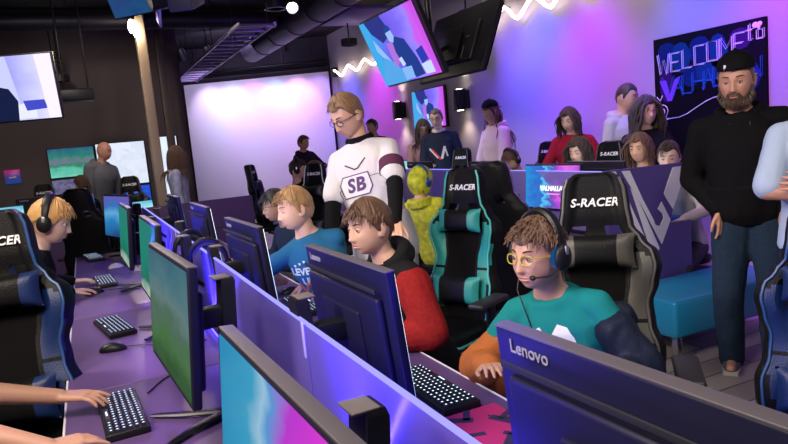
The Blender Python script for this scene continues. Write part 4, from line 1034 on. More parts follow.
def person(label, base, yaw, headc, s_=1., hs=1., seated=False, pz=None, hyaw=0., hpitch=0., hroll=0., vox=.011, sk=SK_A,
           shirt=None, sleeve='long', trousers=None, trouserm=None, shoem=None, handL=None, handR=None, hair=None, hairm_=H_DB, belly=0., loose=.012,
           fine=False, gl=None, extras=None, curl=.35, palmL=(0, 0, -1), palmR=(0, 0, -1), dirL=None, dirR=None, poleL=None, poleR=None, hood=False, collar=None, brow=None, ind=None, group=None, wide=1., lashes=True, legyaw=0.):
    """base (x, y) world; yaw world heading of the chest in degrees; headc world centre of the head; hands in local coordinates"""
    t = thing('person', label, 'person', (base[0], base[1], 0), R(yaw), group)
    inv = Matrix.Translation((base[0], base[1], 0)) @ Matrix.Rotation(R(yaw), 4, 'Z'); inv = inv.inverted()
    H = inv @ Vector(headc)
    P = Vector((0, 0, pz if pz else (.52 if seated else .93 * s_)))
    hL = (H - P).length; up0 = (H - P).normalized()
    Rh = Matrix.Rotation(R(hyaw), 3, 'Z') @ Matrix.Rotation(R(hpitch), 3, 'Y') @ Matrix.Rotation(R(hroll), 3, 'X')
    sk_base = H + Rh @ Vector((-.025, 0, -.085)) * hs        # where the neck enters the skull
    L = max(.30 * s_, (sk_base - P).length - .075 * s_)
    up = (sk_base + Vector((-.015, 0, -.02)) - P).normalized()
    lat = Vector((0, 1, 0)); lat = (lat - up * lat.dot(up)).normalized(); fwd = lat.cross(up)
    N = P + up * L
    body = MB()
    torso_rings(body, P, up, lat, fwd, L, s_, -.004, belly)
    body.capsule(N - up * .05 * s_, .056 * s_ * (hs * .5 + .5), sk_base + Rh @ Vector((-.005, 0, .03)), .050 * hs, 18)
    HM = Matrix.Translation(H) @ Rh.to_4x4() @ Matrix.Scale(hs, 4)
    head_mesh(body, HM, fine)
    sh = MB(); tr = MB(); arms_ends = []
    t_top = 1.0 if not shirt == 'low' else .92
    torso_rings(sh, P, up, lat, fwd, L, s_, loose, belly, -.12 if not trousers == 'over' else 0, .99)
    ua, fa = .285 * s_, .25 * s_
    for side, tgt, palm, dr, pole in ((1, handL, palmL, dirL, poleL), (-1, handR, palmR, dirR, poleR)):
        S = P + up * (L * .865) + lat * (side * .165 * s_ * wide)
        if tgt is None: tgt = S + Vector((.05, side * .10, -.52)) * s_; pole = pole or (-1, side * .3, 0)
        E, W = ik(S, tgt, ua, fa, pole or (-.3, side * .8, -.8))
        body.capsule(S, .050 * s_, E, .038 * s_); body.capsule(E, .040 * s_, W, .026 * s_)
        d_ = Vector(dr) if dr else (W - E).normalized()
        make_hand(body, W, d_, palm, s_ * .98, 1 if side * 1 > 0 else -1, curl, ind=ind)
        g = loose
        sh.capsule(P + up * (L * .91) + lat * (side * .055 * s_), .050 * s_ + g * .6, S, .050 * s_ + g * .8)
        if sleeve == 'short':
            M_ = S.lerp(E, .72); sh.capsule(S, .050 * s_ + g * .8, M_, .050 * s_ + g * 1.4)
        elif sleeve == 'rolled':
            M_ = S.lerp(E, .90); sh.capsule(S, .050 * s_ + g * .8, M_, .050 * s_ + g)
        elif sleeve == 'elbow':
            sh.capsule(S, .050 * s_ + g * .8, E, .046 * s_ + g); sh.capsule(E, .046 * s_ + g, E.lerp(W, .15), .044 * s_ + g)
        elif sleeve == 'long':
            sh.capsule(S, .050 * s_ + g * .8, E, .043 * s_ + g); sh.capsule(E, .044 * s_ + g, W - (W - E).normalized() * .02, .029 * s_ + g * .8)
        arms_ends.append((S, E, W))
    Ly = Matrix.Rotation(R(legyaw), 3, 'Z')
    feet = []
    for side in (1, -1):
        Hp = P + Vector((0, side * .085 * s_, -.02))
        if seated:
            A = Ly @ Vector((.42 * s_, side * .13, .085)); pole = (1, 0, 1)
        else:
            A = Ly @ Vector((-.01 + .04 * side, side * .11 * s_, .085)); pole = (1, side * .15, 0)
        th, shn = .44 * s_, .42 * s_
        if seated and (A - Hp).length > (th + shn) * .99: A = Hp + (A - Hp).normalized() * (th + shn) * .98
        Kn, A = ik(Hp, A, th, shn, pole)
        body.capsule(Hp, .078 * s_, Kn, .050 * s_); body.capsule(Kn, .052 * s_, A, .036 * s_)
        body.capsule(A - Vector((.02, 0, .035)), .030 * s_, A + Ly @ Vector((.13 * s_, 0, -.050)), .024 * s_)
        lg = .012 + (.008 if trousers == 'loose' else 0) + belly * .15
        tr.capsule(Hp, .088 * s_ + lg, Kn, .058 * s_ + lg); tr.capsule(Kn, .058 * s_ + lg, A + Vector((0, 0, -.03)), .050 * s_ + lg * .7)
        feet.append((A, Ly))
    torso_rings(tr, P, up, lat, fwd, L, s_, .010, belly * .7, -.12, .12)
    bo = link('body', remesh(body, vox if not fine else .0048, 1, [sk]), t)
    if shirt is not None: so = link('shirt', remesh(sh, max(.008, vox * .9) if not fine else .0075, 4, [shirt], 'shirt', (.0055, 11)), t)
    else: so = None
    link('trousers', remesh(tr, max(.012, vox), 3, [trouserm or mat('dark_trousers', (.02, .022, .03), .85)], 'trousers', (.006, 12)), t)
    for A, Lr in feet:
        b = MB(); rings = []
        for i in range(9):
            f = i / 8; x = -.065 + .235 * f; wdt = (.034 + .016 * math.sin(PI * min(1, f * 1.1) ** 1.2)) * (1 if f < .95 else .7); hgt = .075 - .045 * f ** 1.3 if f < .93 else .022
            rings.append([A + Lr @ (Vector((x, wdt * math.cos(2 * PI * j / 16), -A.z + .004 + hgt * .5 + hgt * .5 * math.sin(2 * PI * j / 16))) * 1) for j in range(16)])
        b.loft(rings); sh_ = b.build('shoe', shoem or mat('dark_shoe', (.02, .02, .022), .6), t)
        b = MB(); b.loft([[A + Lr @ Vector((-.068 + .242 * i / 6, (.040 + .012 * math.sin(PI * i / 6)) * (1 if j < 2 else -1), (-A.z + .002) if j in (0, 3) else (-A.z + .026))) for j in range(4)] for i in range(7)])
        b.build('sole', mat('pale_sole', (.5, .48, .45), .6), sh_)
    # face
    if fine is not None:
        for side in (1, -1):
            e = MB(); c = Vector((.0720, side * .0300, .002)); e.sphere((0, 0, 0), .0115, n=18)
            for v in range(len(e.v)): pass
            mi = []
            for f in e.f:
                q = sum((e.v[i] for i in f), Vector()) / len(f); q.normalize(); mi.append(1 if q.dot(Vector((.97, side * .0, -.12)).normalized()) > .86 else 0)
            e.m = mi; e.v = [HM @ (c + v) for v in e.v]; e.build('eye', [EYEW, IRIS], t)
            b = MB(); b.sphere((0, 0, 0), .0126, n=20); keepf = []
            for f in b.f:
                q = sum((b.v[i] for i in f), Vector()) / len(f) / .0126
                if q.z > .22 or q.z < -.45: keepf.append(f)
            b.f = keepf; b.m = [0] * len(keepf); b.v = [HM @ (c + v) for v in b.v]; b.build('eyelid', sk, t)
            b = MB(); P2 = [HM @ Vector((.0848 - .0045 * k * k, side * (.0300 + k * .0125), .0035 + .003 * (1 - k * k))) for k in (-1, -.6, -.2, .2, .6, 1)]
            b.tube(P2, [.0006 * hs, .0010 * hs, .0012 * hs, .0012 * hs, .0012 * hs, .0008 * hs], 6)
            b.build('eyelash', BROW, t)
            b = MB(); pts = []
            for k in range(7):
                u = k / 6; y = .015 + .033 * u; p = head_face(y, .024 + .005 * math.sin(PI * u * .8)); pts.append(HM @ Vector((p + .0015, side * y, .024 + .005 * math.sin(PI * u * .8))))
            b.tube(pts, [.0022 * hs, .0032 * hs, .0034 * hs, .0030 * hs, .0026 * hs, .002 * hs, .001 * hs], 6); b.build('eyebrow', brow or BROW, t)
        b = MB()
        for zz, rr in ((-.0635, .0030), (-.0725, .0038)):
            b.tube([HM @ Vector((head_face(abs(y), zz) + .0002 - .0006 * (abs(y) / .018) ** 2, y, zz + (.002 if zz > -.068 else 0) * (1 - abs(abs(y) - .006) / .02))) for y in (-.021, -.014, -.007, 0, .007, .014, .021)], [.0006 * hs, rr * .8 * hs, rr * hs, rr * hs, rr * hs, rr * .8 * hs, .0006 * hs], 6)
        b.build('lips', LIP, t)
    info = dict(t=t, HM=HM, H=H, N=N, P=P, up=up, lat=lat, fwd=fwd, L=L, arms=arms_ends, s=s_, hs=hs, body=bo, shirt=so, Rh=Rh)
    if hair: make_hair(info, hair, hairm_)
    if gl: glasses(info, gl)
    if collar:
        b = MB(); cn = N + up * .012 * s_ ; pts = []
        for k in range(25):
            a = 2 * PI * k / 24; pts.append(cn + fwd * (math.cos(a) * .070 * s_ - .004) + lat * math.sin(a) * .074 * s_ - up * (.018 * max(0, math.cos(a))))
        b.tube(pts, .011 * s_, 8, flat=1.7); b.build('collar', collar, t)
    if hood and shirt is not None:
        b = MB(); cn = N - up * .015
        for dz, rr in ((0, .028), (-.03, .034)):
            pts = []
            for k in range(21):
                a = R(35) + (2 * PI - R(70)) * k / 20; pts.append(cn + fwd * (math.cos(a) * .088 * s_ - .025) + lat * math.sin(a) * .105 * s_ + up * (dz + .03 * (1 - math.cos(a)) / 2))
            b.tube(pts, [rr * s_ * (.5 + .5 * math.sin(PI * k / 20)) + .008 for k in range(21)], 10)
        m_ = remesh(b, .010, 3, [shirt], 'hood', (.006, 14)); link('hood', m_, t)
    if extras: extras(info)
    return info
_HF = {}
def head_face(y, z):
    """x of the face surface at a lateral offset and height on the unit head"""
    k = (round(y, 4), round(z, 4))
    if k in _HF: return _HF[k]
    sz = z / (.120 if z > 0 else .116); ph = math.acos(max(-1, min(1, sz))); lo, hi = 0, PI / 2
    for _ in range(24):
        m_ = (lo + hi) / 2
        if head_pt(m_, ph).y < y: lo = m_
        else: hi = m_
    _HF[k] = head_pt(lo, ph).x; return _HF[k]

def hair_shell(info, m, thick=.014, line=.062, temple=.018, nape=-.06, ear=.012, ridge=.004, top=0., side=1., n=90, mm=60, name='hair'):
    HM = info['HM']; vs = []; fs = []
    for i in range(mm + 1):
        ph = min(max(PI * i / mm * .86, .02), PI - .05)
        for j in range(n):
            a = -PI + 2 * PI * j / n; p = head_pt(a, ph); aa = abs(a)
            # hairline height by azimuth
            if aa < .95: zl = line - .006 * math.cos(aa * 5)
            elif aa < 1.35: f = (aa - .95) / .4; zl = line + (temple - line) * f
            elif aa < 1.62: zl = temple - .040 * side * math.sin((aa - 1.35) / .27 * PI / 2)
            elif aa < 2.05: f = (aa - 1.62) / .43; zl = ear + .004 + (nape * .3 - ear) * max(0, f - .5)
            else: f = min(1, (aa - 2.05) / .45); zl = ear * (1 - f) + nape * f
            k = max(0, min(1, (p.z - zl) / .012 + .5)); k = k * k * (3 - 2 * k)
            q = Vector(p); q.z += .0; d = Vector((p.x + .01, p.y, (p.z - .01) * .9)).normalized()
            rdg = ridge * noise.noise(Vector((a * 9, ph * 1.3, 3))) + ridge * .6 * noise.noise(Vector((a * 22, ph * 2.5, 9)))
            th = thick * (1 if aa < 1.3 or p.z > .04 else side) + top * max(0, p.z / .12) + rdg
            vs.append(HM @ (q + d * (th * k - .006 * (1 - k))))
    for i in range(mm):
        for j in range(n): fs.append((i * n + j, (i + 1) * n + j, (i + 1) * n + (j + 1) % n, i * n + (j + 1) % n))
    b = MB(); b.add(vs, fs); return b.build(name, m, info['t'])
def inside(p, infl):
    """signed push for the head ellipsoid in unit head space"""
    q = Vector((p.x / (.100 + infl), p.y / (.077 + infl), p.z / (.120 + infl)))
    return q.length
def locks(info, m, N, L, style='short', thick=.014, width=.006, seed=1, name='hair_locks', wave=0., line=.05):
    cap = style == 'undercap'; style = 'long' if cap else style
    rnd = random.Random(seed); HM = info['HM']; b = MB(); sN = info['N']; inv = HM.inverted()
    segs = 7 if style == 'short' else 16
    grav = (inv.to_3x3() @ Vector((0, 0, -1))).normalized()
    sh_c = inv @ (info['N'] - info['up'] * .10 * info['s'])
    for k in range(N):
        a = rnd.uniform(-PI, PI); ph = math.acos(rnd.uniform(-.25 if style != 'long' else -.1, 1))
        p = head_pt(a, ph)
        if abs(a) < 1.25 and p.z < line: continue
        if abs(a) < 1.75 and p.z < .03: continue
        if p.z < -.045: continue
        if cap and (p.z > .035 or abs(a) < 1.3): continue
        if style == 'long' and abs(a) < .80 and p.z < .095: continue
        if style in ('short', 'swept') and abs(a) > .9 and p.z < .050: continue
        if style == 'fringe' and abs(a) > 1.1 and p.z < (.040 if abs(a) < 2.2 else .0): continue
        n_ = Vector((p.x, p.y, p.z)).normalized()
        if style == 'fringe': flow = Vector((.9 if p.x > -.03 else -.6, p.y * 5, -.55)) 
        elif style == 'long': flow = Vector((-.25, p.y * 16, -1.)) 
        elif style == 'swept': flow = Vector((-.8, -.5 + p.y * 6, -.2))
        else: flow = Vector((.75 if p.x > -.02 else -.7, .35 + p.y * 5, -.35))
        flow += Vector((rnd.uniform(-.3, .3), rnd.uniform(-.3, .3), rnd.uniform(-.2, .2)))
        flow = (flow - n_ * flow.dot(n_)).normalized()
        pos = p + n_ * thick * rnd.uniform(.55, 1.0); ln = L * rnd.uniform(.75, 1.15); st = ln / segs; pts = [HM @ pos]; d = flow
        phs = rnd.uniform(0, 6)
        for q in range(segs):
            g = .10 if style == 'short' else (.22 if style == 'fringe' else .45)
            d = (d + grav * g).normalized(); nx = pos + d * st
            if wave: nx += Vector((math.sin(phs + q * .9), math.cos(phs + q * .9), 0)) * wave
            if style == 'long' and nx.x > -.005 and nx.z < .070:
                w0 = .056 + .024 * min(1, (.070 - nx.z) / .04); nx.y = (max(abs(nx.y), w0)) * (1 if pos.y > 0 else -1)
            r_ = inside(nx, thick * .75)
            if r_ < 1: nx = nx / max(r_, .05)
            if style == 'long' and nx.z < -.10:
                v = Vector((nx.x - sh_c.x, nx.y - sh_c.y, 0)); e = Vector((v.x / .125, v.y / .185, 0)).length
                if nx.z < -.20 and e < 1: nx = Vector((sh_c.x + v.x / max(e, .1), sh_c.y + v.y / max(e, .1) * .9, nx.z))
                if nx.x > -.01 and abs(nx.y) < .055: nx.y = .055 * (1 if nx.y > 0 else -1)
            d = (nx - pos).normalized() if (nx - pos).length > 1e-5 else d; pos = nx; pts.append(HM @ pos)
        w_ = width * info['hs'] * rnd.uniform(.7, 1.25)
        b.tube(pts, [w_ * (.55 + .45 * math.sin(min(1, q / segs * 1.6) * PI / 2)) * (1 - .93 * (q / segs) ** 2.2) for q in range(segs + 1)], 5 if style != 'long' else 6, flat=.55)
    return b.build(name, m, info['t'])
def make_hair(info, st, m):
    if st == 'short': hair_shell(info, m, .012); locks(info, m, 700, .034, 'short', .011, .0032, 3)
    elif st == 'buzz': hair_shell(info, m, .005, ridge=.001)
    elif st == 'bowl': hair_shell(info, m, .013, line=.052, ear=.01, side=.8, ridge=.004); locks(info, m, 900, .046, 'fringe', .013, .0036, 4, line=.050)
    elif st == 'curly': hair_shell(info, m, .013, line=.052, side=.7, ridge=.005); locks(info, m, 800, .040, 'short', .016, .0036, 5, wave=.0015)
    elif st == 'swept': hair_shell(info, m, .007, top=.009, line=.066, side=.6, ridge=.003); locks(info, m, 600, .034, 'swept', .012, .0032, 6, line=.068)
    elif st == 'long': hair_shell(info, m, .014, line=.058, nape=-.10, temple=-.02, ridge=.003); locks(info, m, 330, .36, 'long', .017, .0115, 7)
    elif st == 'longwave': hair_shell(info, m, .016, line=.062, nape=-.10, temple=-.02); locks(info, m, 360, .46, 'long', .014, .012, 8, wave=.005)
    elif st == 'medium': hair_shell(info, m, .014, line=.062, nape=-.10, temple=-.02); locks(info, m, 320, .23, 'long', .013, .011, 9, wave=.003)
    elif st == 'far': hair_shell(info, m, .018, line=.055, n=40, mm=30)
    elif st == 'bun':
        hair_shell(info, m, .008, line=.064, nape=-.07); b = MB()
        b.sphere(info['HM'] @ Vector((-.115, 0, .045)), (.04, .04, .035)); b.build('hair_bun', m, info['t']); locks(info, m, 200, .09, 'swept', .010, .004, 3, line=.06)
    elif st == 'tied': hair_shell(info, m, .017, line=.040, nape=-.09, ridge=.004, temple=-.01); locks(info, m, 300, .05, 'swept', .015, .0035, 3, line=.05)
    elif st == 'undercap': hair_shell(info, m, .006, line=.03, nape=-.10, temple=-.02); locks(info, m, 260, .46, 'undercap', .014, .013, 8, wave=.006)
    elif st == 'hooded': hair_shell(info, m, .030, line=.05, nape=-.11, temple=-.05, ear=-.09, side=1.)
    elif st == 'bald': pass
def glasses(info, c):
    m = c; HM = info['HM']; t = info['t']; b = MB()
    for sd in (-1, 1):
        P = []
        for k in range(25):
            a = 2 * PI * k / 24; y = sd * .032 + .0225 * math.copysign(abs(math.cos(a)) ** .7, math.cos(a)); z = -.001 + .0165 * math.copysign(abs(math.sin(a)) ** .7, math.sin(a))
            P.append(HM @ Vector((.094 - .35 * (abs(y) - .01) * .45, y, z)))
        b.tube(P, .0021 * info['hs'], 6)
        b.tube([HM @ Vector((.085, sd * .054, .008)), HM @ Vector((.06, sd * .071, .008)), HM @ Vector((-.005, sd * .083, .006)), HM @ Vector((-.02, sd * .083, -.006))], .002 * info['hs'], 6)
    b.tube([HM @ Vector((.092, -.010, .004)), HM @ Vector((.096, 0, .006)), HM @ Vector((.092, .010, .004))], .002 * info['hs'], 6)
    return b.build('glasses', m, t)
def wear_headset(info, label, sw=None):
    m = info['t'].matrix_basis @ info['HM']; o = dup(HS, (0, 0, 0), 0, label)
    loc, rot, sc_ = (Matrix.Translation(info['t'].location) @ Matrix.Rotation(info['t'].rotation_euler.z, 4, 'Z') @ info['HM'] @ Matrix.Translation((-.012, 0, .012)) @ Matrix.Rotation(R(-6), 4, 'Y')).decompose()
    o.location = loc; o.rotation_euler = rot.to_euler(); o.scale = sc_ * 1.0
    if sw:
        for ch in o.children:
            for sl in ch.material_slots:
                nm = sl.material.name
                if nm in sw: sl.link = 'OBJECT'; sl.material = sw[nm]
    return o
def cap_hat(info, m, backwards=True):
    HM = info['HM']; b = MB(); vs = []; fs = []; n, k = 40, 14
    for i in range(k + 1):
        ph = .03 + (PI / 2 - .12) * i / k
        for j in range(n):
            a = 2 * PI * j / n; p = head_pt(a, ph); z = .036 + max(0, p.z) * .82 + .012; r_ = 1.0 + .12; 
            q = Vector((p.x * r_ - .004, p.y * 1.13, z)); vs.append(HM @ q)
    for i in range(k):
        for j in range(n): fs.append((i * n + j, (i + 1) * n + j, (i + 1) * n + (j + 1) % n, i * n + (j + 1) % n))
    b.add(vs, fs); b.sphere(HM @ Vector((-.01, 0, .148)), .008 * info['hs'])
    c = b.build('cap', m, info['t']); sd = -1 if backwards else 1
    b = MB(); rings = []
    for i in range(9):
        f = i / 8; x = sd * (.085 + .070 * math.sin(f * PI / 2)); w_ = .082 * math.cos(f * PI / 2 * .93)
        rings.append([HM @ Vector((x, w_ * math.cos(2 * PI * j / 12), .052 - .012 * f - .25 * (w_ * math.cos(2 * PI * j / 12)) ** 2 * 8 + .003 * math.sin(2 * PI * j / 12))) for j in range(12)])
    b.loft(rings); b.build('brim', m, c)
    return c
def beard(info, m, full=True):
    HM = info['HM']; b = MB(); rnd = random.Random(2)
    vs = []; fs = []; n, k = 80, 40
    for i in range(k + 1):
        z = -.020 - .096 * i / k
        sz = z / .116; ph = math.acos(max(-1, min(1, sz)))
        for j in range(n + 1):
            a = -1.75 + 3.5 * j / n; p = head_pt(a, ph)
            aa = abs(a); yy = abs(p.y)
            lim = -.050 if yy < .026 else (-.050 - .024 * min(1, (yy - .026) / .012) if aa < .80 else -.074 + .060 * min(1, (aa - .80) / .5))
            ok = 1. if z < lim else 0
            if -.078 < z < -.063 and yy < .019: ok = 0
            d = Vector((p.x + .02, p.y, -.02)).normalized(); th = (.007 + .012 * max(0, -z - .07) / .05) * (1 + .35 * noise.noise(Vector((a * 14, z * 260, 1))))
            q = p + d * (th if ok == 1 else (-.004 if ok == 0 else .003)) + Vector((0, 0, -.022 * max(0, (-z - .095) / .025)))
            vs.append(HM @ q)
    for i in range(k):
        for j in range(n): fs.append((i * (n + 1) + j, i * (n + 1) + j + 1, (i + 1) * (n + 1) + j + 1, (i + 1) * (n + 1) + j))
    b.add(vs, fs)
    for q in range(500):
        a = rnd.uniform(-1.6, 1.6); z = rnd.uniform(-.116, -.045)
        if abs(a) < 1.1 and z > -.078: continue
        p = head_pt(a, math.acos(z / .116))
        if -.080 < z < -.058 and abs(p.y) < .020: continue
        d = Vector((p.x + .02, p.y, -.03)).normalized(); p0 = p + d * .006; b.tube([HM @ p0, HM @ (p0 + d * .012 + Vector((0, 0, -.006))), HM @ (p0 + d * .016 + Vector((0, 0, -.020)))], [.0025, .002, .0004], 4)
    return b.build('beard', m, info['t'])
def chest_text(info, word, size, m, u, v, name='shirt_print', bold=.0, shear=0., rot=0., space=1., geo=None, off=.004):
    """print pressed on the front of the shirt; u sideways (+ to wearer's left), v height above pelvis along the spine"""
    me = info['shirt'].data; bv = BVHTree.FromPolygons([x.co for x in me.vertices], [tuple(p.vertices) for p in me.polygons])
    if geo is None: vs, fs = text_geo(word, size, 0, bold, shear, space=space)
    else: vs, fs = geo
    # subdivide long faces so that the print follows the cloth
    bm = bmesh.new(); V = [bm.verts.new(x) for x in vs]
    for f in fs:
        try: bm.faces.new([V[i] for i in f])
        except ValueError: pass
    bmesh.ops.triangulate(bm, faces=bm.faces)
    for _ in range(4):
        ed = [e for e in bm.edges if e.calc_length() > .012]
        if ed: bmesh.ops.subdivide_edges(bm, edges=ed, cuts=1)
        bmesh.ops.triangulate(bm, faces=bm.faces)
    bm.verts.index_update(); c, s_ = math.cos(rot), math.sin(rot); out = []
    for x in bm.verts:
        px, py = x.co.x * c - x.co.y * s_, x.co.x * s_ + x.co.y * c
        o = info['P'] + info['up'] * (v + py) + info['lat'] * (u + px) + info['fwd'] * .6
        h = bv.ray_cast(o, -info['fwd'], 1.0); out.append((h[0] + info['fwd'] * off) if h[0] else None)
    b = MB(); idx = {}; vs2 = []
    for i, p in enumerate(out):
        if p is not None: idx[i] = len(vs2); vs2.append(p)
    fs2 = [[idx[v.index] for v in f.verts] for f in bm.faces if all(v.index in idx for v in f.verts)]
    bm.free(); b.add(vs2, fs2); return b.build(name, m, info['t'], smooth=False)
def flat(polys):
    vs = []; fs = []
    for p in polys: fs.append(tuple(range(len(vs), len(vs) + len(p)))); vs += [Vector((x, y, 0)) for x, y in p]
    return vs, fs
def strip(pts, w_):
    out = []
    for (a, b_) in zip(pts, pts[1:]):
        a, b_ = Vector(a), Vector(b_); d = (b_ - a).normalized(); n = Vector((-d.y, d.x)) * w_ / 2; a = a - d * w_ * .3; b_ = b_ + d * w_ * .3
        out.append([(a + n)[:], (a - n)[:], (b_ - n)[:], (b_ + n)[:]])
    return out
def cloth(n, c, r_=.85, **k): return mat('cloth_' + n, c, r_, bump=.25, bscale=220, spec=.1, **k)
# ------------------------------------------------------------------ the people
NAVY = cloth('navy', (.018, .024, .050)); BLKC = cloth('black', (.007, .007, .008)); JEANS = cloth('denim', (.02, .038, .07), var=.3)
def loc(base, yaw, p):
    v = Vector(p) - Vector((base[0], base[1], 0)); return Matrix.Rotation(-R(yaw), 3, 'Z') @ v
# --- coach
BK = (1.52, 3.46); YK = 230
def coach_ex(i):
    J = mat('jersey_black_print', (.02, .018, .03), .7); V = mat('jersey_violet_print', (.10, .05, .16), .7); Wt = mat('jersey_white_print', (.75, .73, .78), .7)
    hexo = [(-.090, -.056), (.070, -.056), (.098, -.02), (.090, .056), (-.070, .056), (-.098, .02)]
    chest_text(i, '', 0, V, -.045, .385, geo=flat([[(x * 1.02, y * 1.12) for x, y in hexo]]), off=.003)
    chest_text(i, '', 0, Wt, -.045, .385, geo=flat([[(x * .95, y * 1.00) for x, y in hexo]]), off=.0045)
    chest_text(i, 'SB', .105, V, -.045, .385, bold=.004, shear=.2, space=1.1, off=.006)
    chest_text(i, '', 0, J, -.03, .475, geo=flat(strip([(-.055, .035), (0, 0), (.02, .004), (.07, .05)], .008)), off=.002)
    for sd in (-1, 1): chest_text(i, '', 0, J, .0, .25, geo=flat(strip([(sd * .05, .17), (sd * .11, .17), (sd * .15, .12), (sd * .135, -.10), (sd * .12, -.30)], .003)), off=.002)
    # dark arm sleeves and maroon sleeve cuff
    for (S, E, W), sd in zip(i['arms'], (1, -1)):
        b = MB(); b.capsule(S.lerp(E, .55), .053, E, .047); b.capsule(E, .047, W, .035); link('arm_sleeve', remesh(b, .008, 3, [BLKC], 'arm_sleeve', (.002, 14)), i['t'])
        if sd < 0: continue
        b = MB(); b.tube([S.lerp(E, .40), S.lerp(E, .66)], [.073, .075], 24); b.build('sleeve_band', cloth('maroon', (.10, .03, .07)), i['t'])
    b = MB(); torso_rings(b, i['P'], i['up'], i['lat'], i['fwd'], i['L'], i['s'], .030, 0, -.12, .30); link('jersey_hem', remesh(b, .010, 3, [JER], 'jersey_hem', (.010, 9)), i['t'])
JER = cloth('white_jersey', (.66, .63, .66))
person('standing coach in a white jersey with black collar, leaning to look at the desks', BK, YK, (1.395, 3.56, 1.735), 1.02, 1.04, hyaw=-32, hpitch=26, vox=.009, fine=True, sk=SK_A, shirt=JER, sleeve='short', loose=.014, wide=.92,
       hair='swept', hairm_=hairm('light_brown', (.22, .12, .06)), gl=mat('dark_frame', (.02, .02, .05), .3), collar=BLKC, extras=coach_ex,
       handL=tuple(loc(BK, YK, (1.42, 3.08, 1.13))), handR=(.24, -.26, .95), poleL=(-.2, 1., -.2), poleR=(-.5, -.8, 0), trouserm=cloth('grey_trousers', (.42, .40, .43)), pz=.96)
# --- boy in black and red jacket
def red_ex(i):
    b = MB(); torso_rings(b, i['P'], i['up'], i['lat'], i['fwd'], i['L'], i['s'], .022, 0, .30, .93)
    # red sides of the jacket
    RED = cloth('red', (.22, .012, .012), var=.4)
    for (S, E, W) in i['arms']:
        b2 = MB(); b2.capsule(S.lerp(E, .16), .078, E, .072); b2.capsule(E, .070, E.lerp(W, .85), .056); link('red_sleeve', remesh(b2, .008, 3, [RED], 'red_sleeve', (.005, 12)), i['t'])
B2 = (1.30, 2.52)
person('seated boy with straight brown hair in a black and red jacket', B2, 190, (1.03, 2.505, 1.235), .86, .97, True, .55, hyaw=2, hpitch=2, fine=True, sk=SK_A, shirt=cloth('black_fleece', (.012, .012, .013)), hair='bowl', hairm_=H_BR, hood=True, loose=.02,
       handL=(.36, .10, .80), handR=(.36, -.12, .80), extras=red_ex, dirL=(1, 0, -.1), dirR=(1, 0, -.1))
# --- blond boy
B3 = (1.26, 3.47)
def blue_ex(i):
    Wt = mat('pale_print', (.62, .66, .70), .7); Or = mat('orange_print', (.50, .10, .05), .7)
    chest_text(i, 'LEVEL', .054, Wt, -.075, .445, bold=.002, rot=-.12); chest_text(i, 'UP', .058, Wt, -.065, .385, bold=.002, rot=-.1)
    chest_text(i, '', 0, Or, -.075, .35, geo=flat(strip([(-.05, .03), (-.03, -.03), (-.0, .03), (.03, -.03), (.05, .02)], .014) + strip([(-.05, -.06), (.05, -.02)], .012)))
    chest_text(i, '', 0, Wt, -.075, .315, geo=flat(strip([(-.03, -.05), (.0, .0), (.04, -.05)], .010)))
    for k in range(3): chest_text(i, '', 0, Wt, -.105 + .03 * k, .485 + .006 * k, geo=flat([[(-.006, -.006), (.006, -.006), (.006, .006), (-.006, .006)]]))
person('blond boy in a blue LEVEL UP shirt with his hand on a mouse', B3, 240, (.985, 3.415, 1.262), .88, .96, True, .55, hyaw=-54, hpitch=6, fine=True, sk=SK_A, shirt=cloth('petrol_blue', (.02, .115, .22)), sleeve='elbow', hair='short', hairm_=H_BL,
       handL=tuple(loc(B3, 240, (1.06, 3.60, .805))), handR=tuple(loc(B3, 240, (.99, 3.80, .80))), dirR=tuple(Matrix.Rotation(-R(240), 3, 'Z') @ Vector((-.8, -.35, -.05))), extras=blue_ex, brow=hairm('sandy_brow', (.25, .14, .06)), curl=.28, poleL=(-.8, .15, -.6), poleR=(-.2, -.9, -.4))
# --- boy with glasses, dark clothes
person('boy with glasses and black hair in dark clothes beyond the blond boy', (1.42, 4.50), 190, (1.16, 4.47, 1.195), .84, .93, True, .54, hyaw=-10, hpitch=5, vox=.009, sk=SK_D, shirt=cloth('dark_navy', (.012, .018, .035)), hair='bowl', hairm_=H_BK, gl=mat('brown_frame', (.12, .05, .02), .3),
       handL=(.36, .10, .80), handR=(.36, -.12, .80))
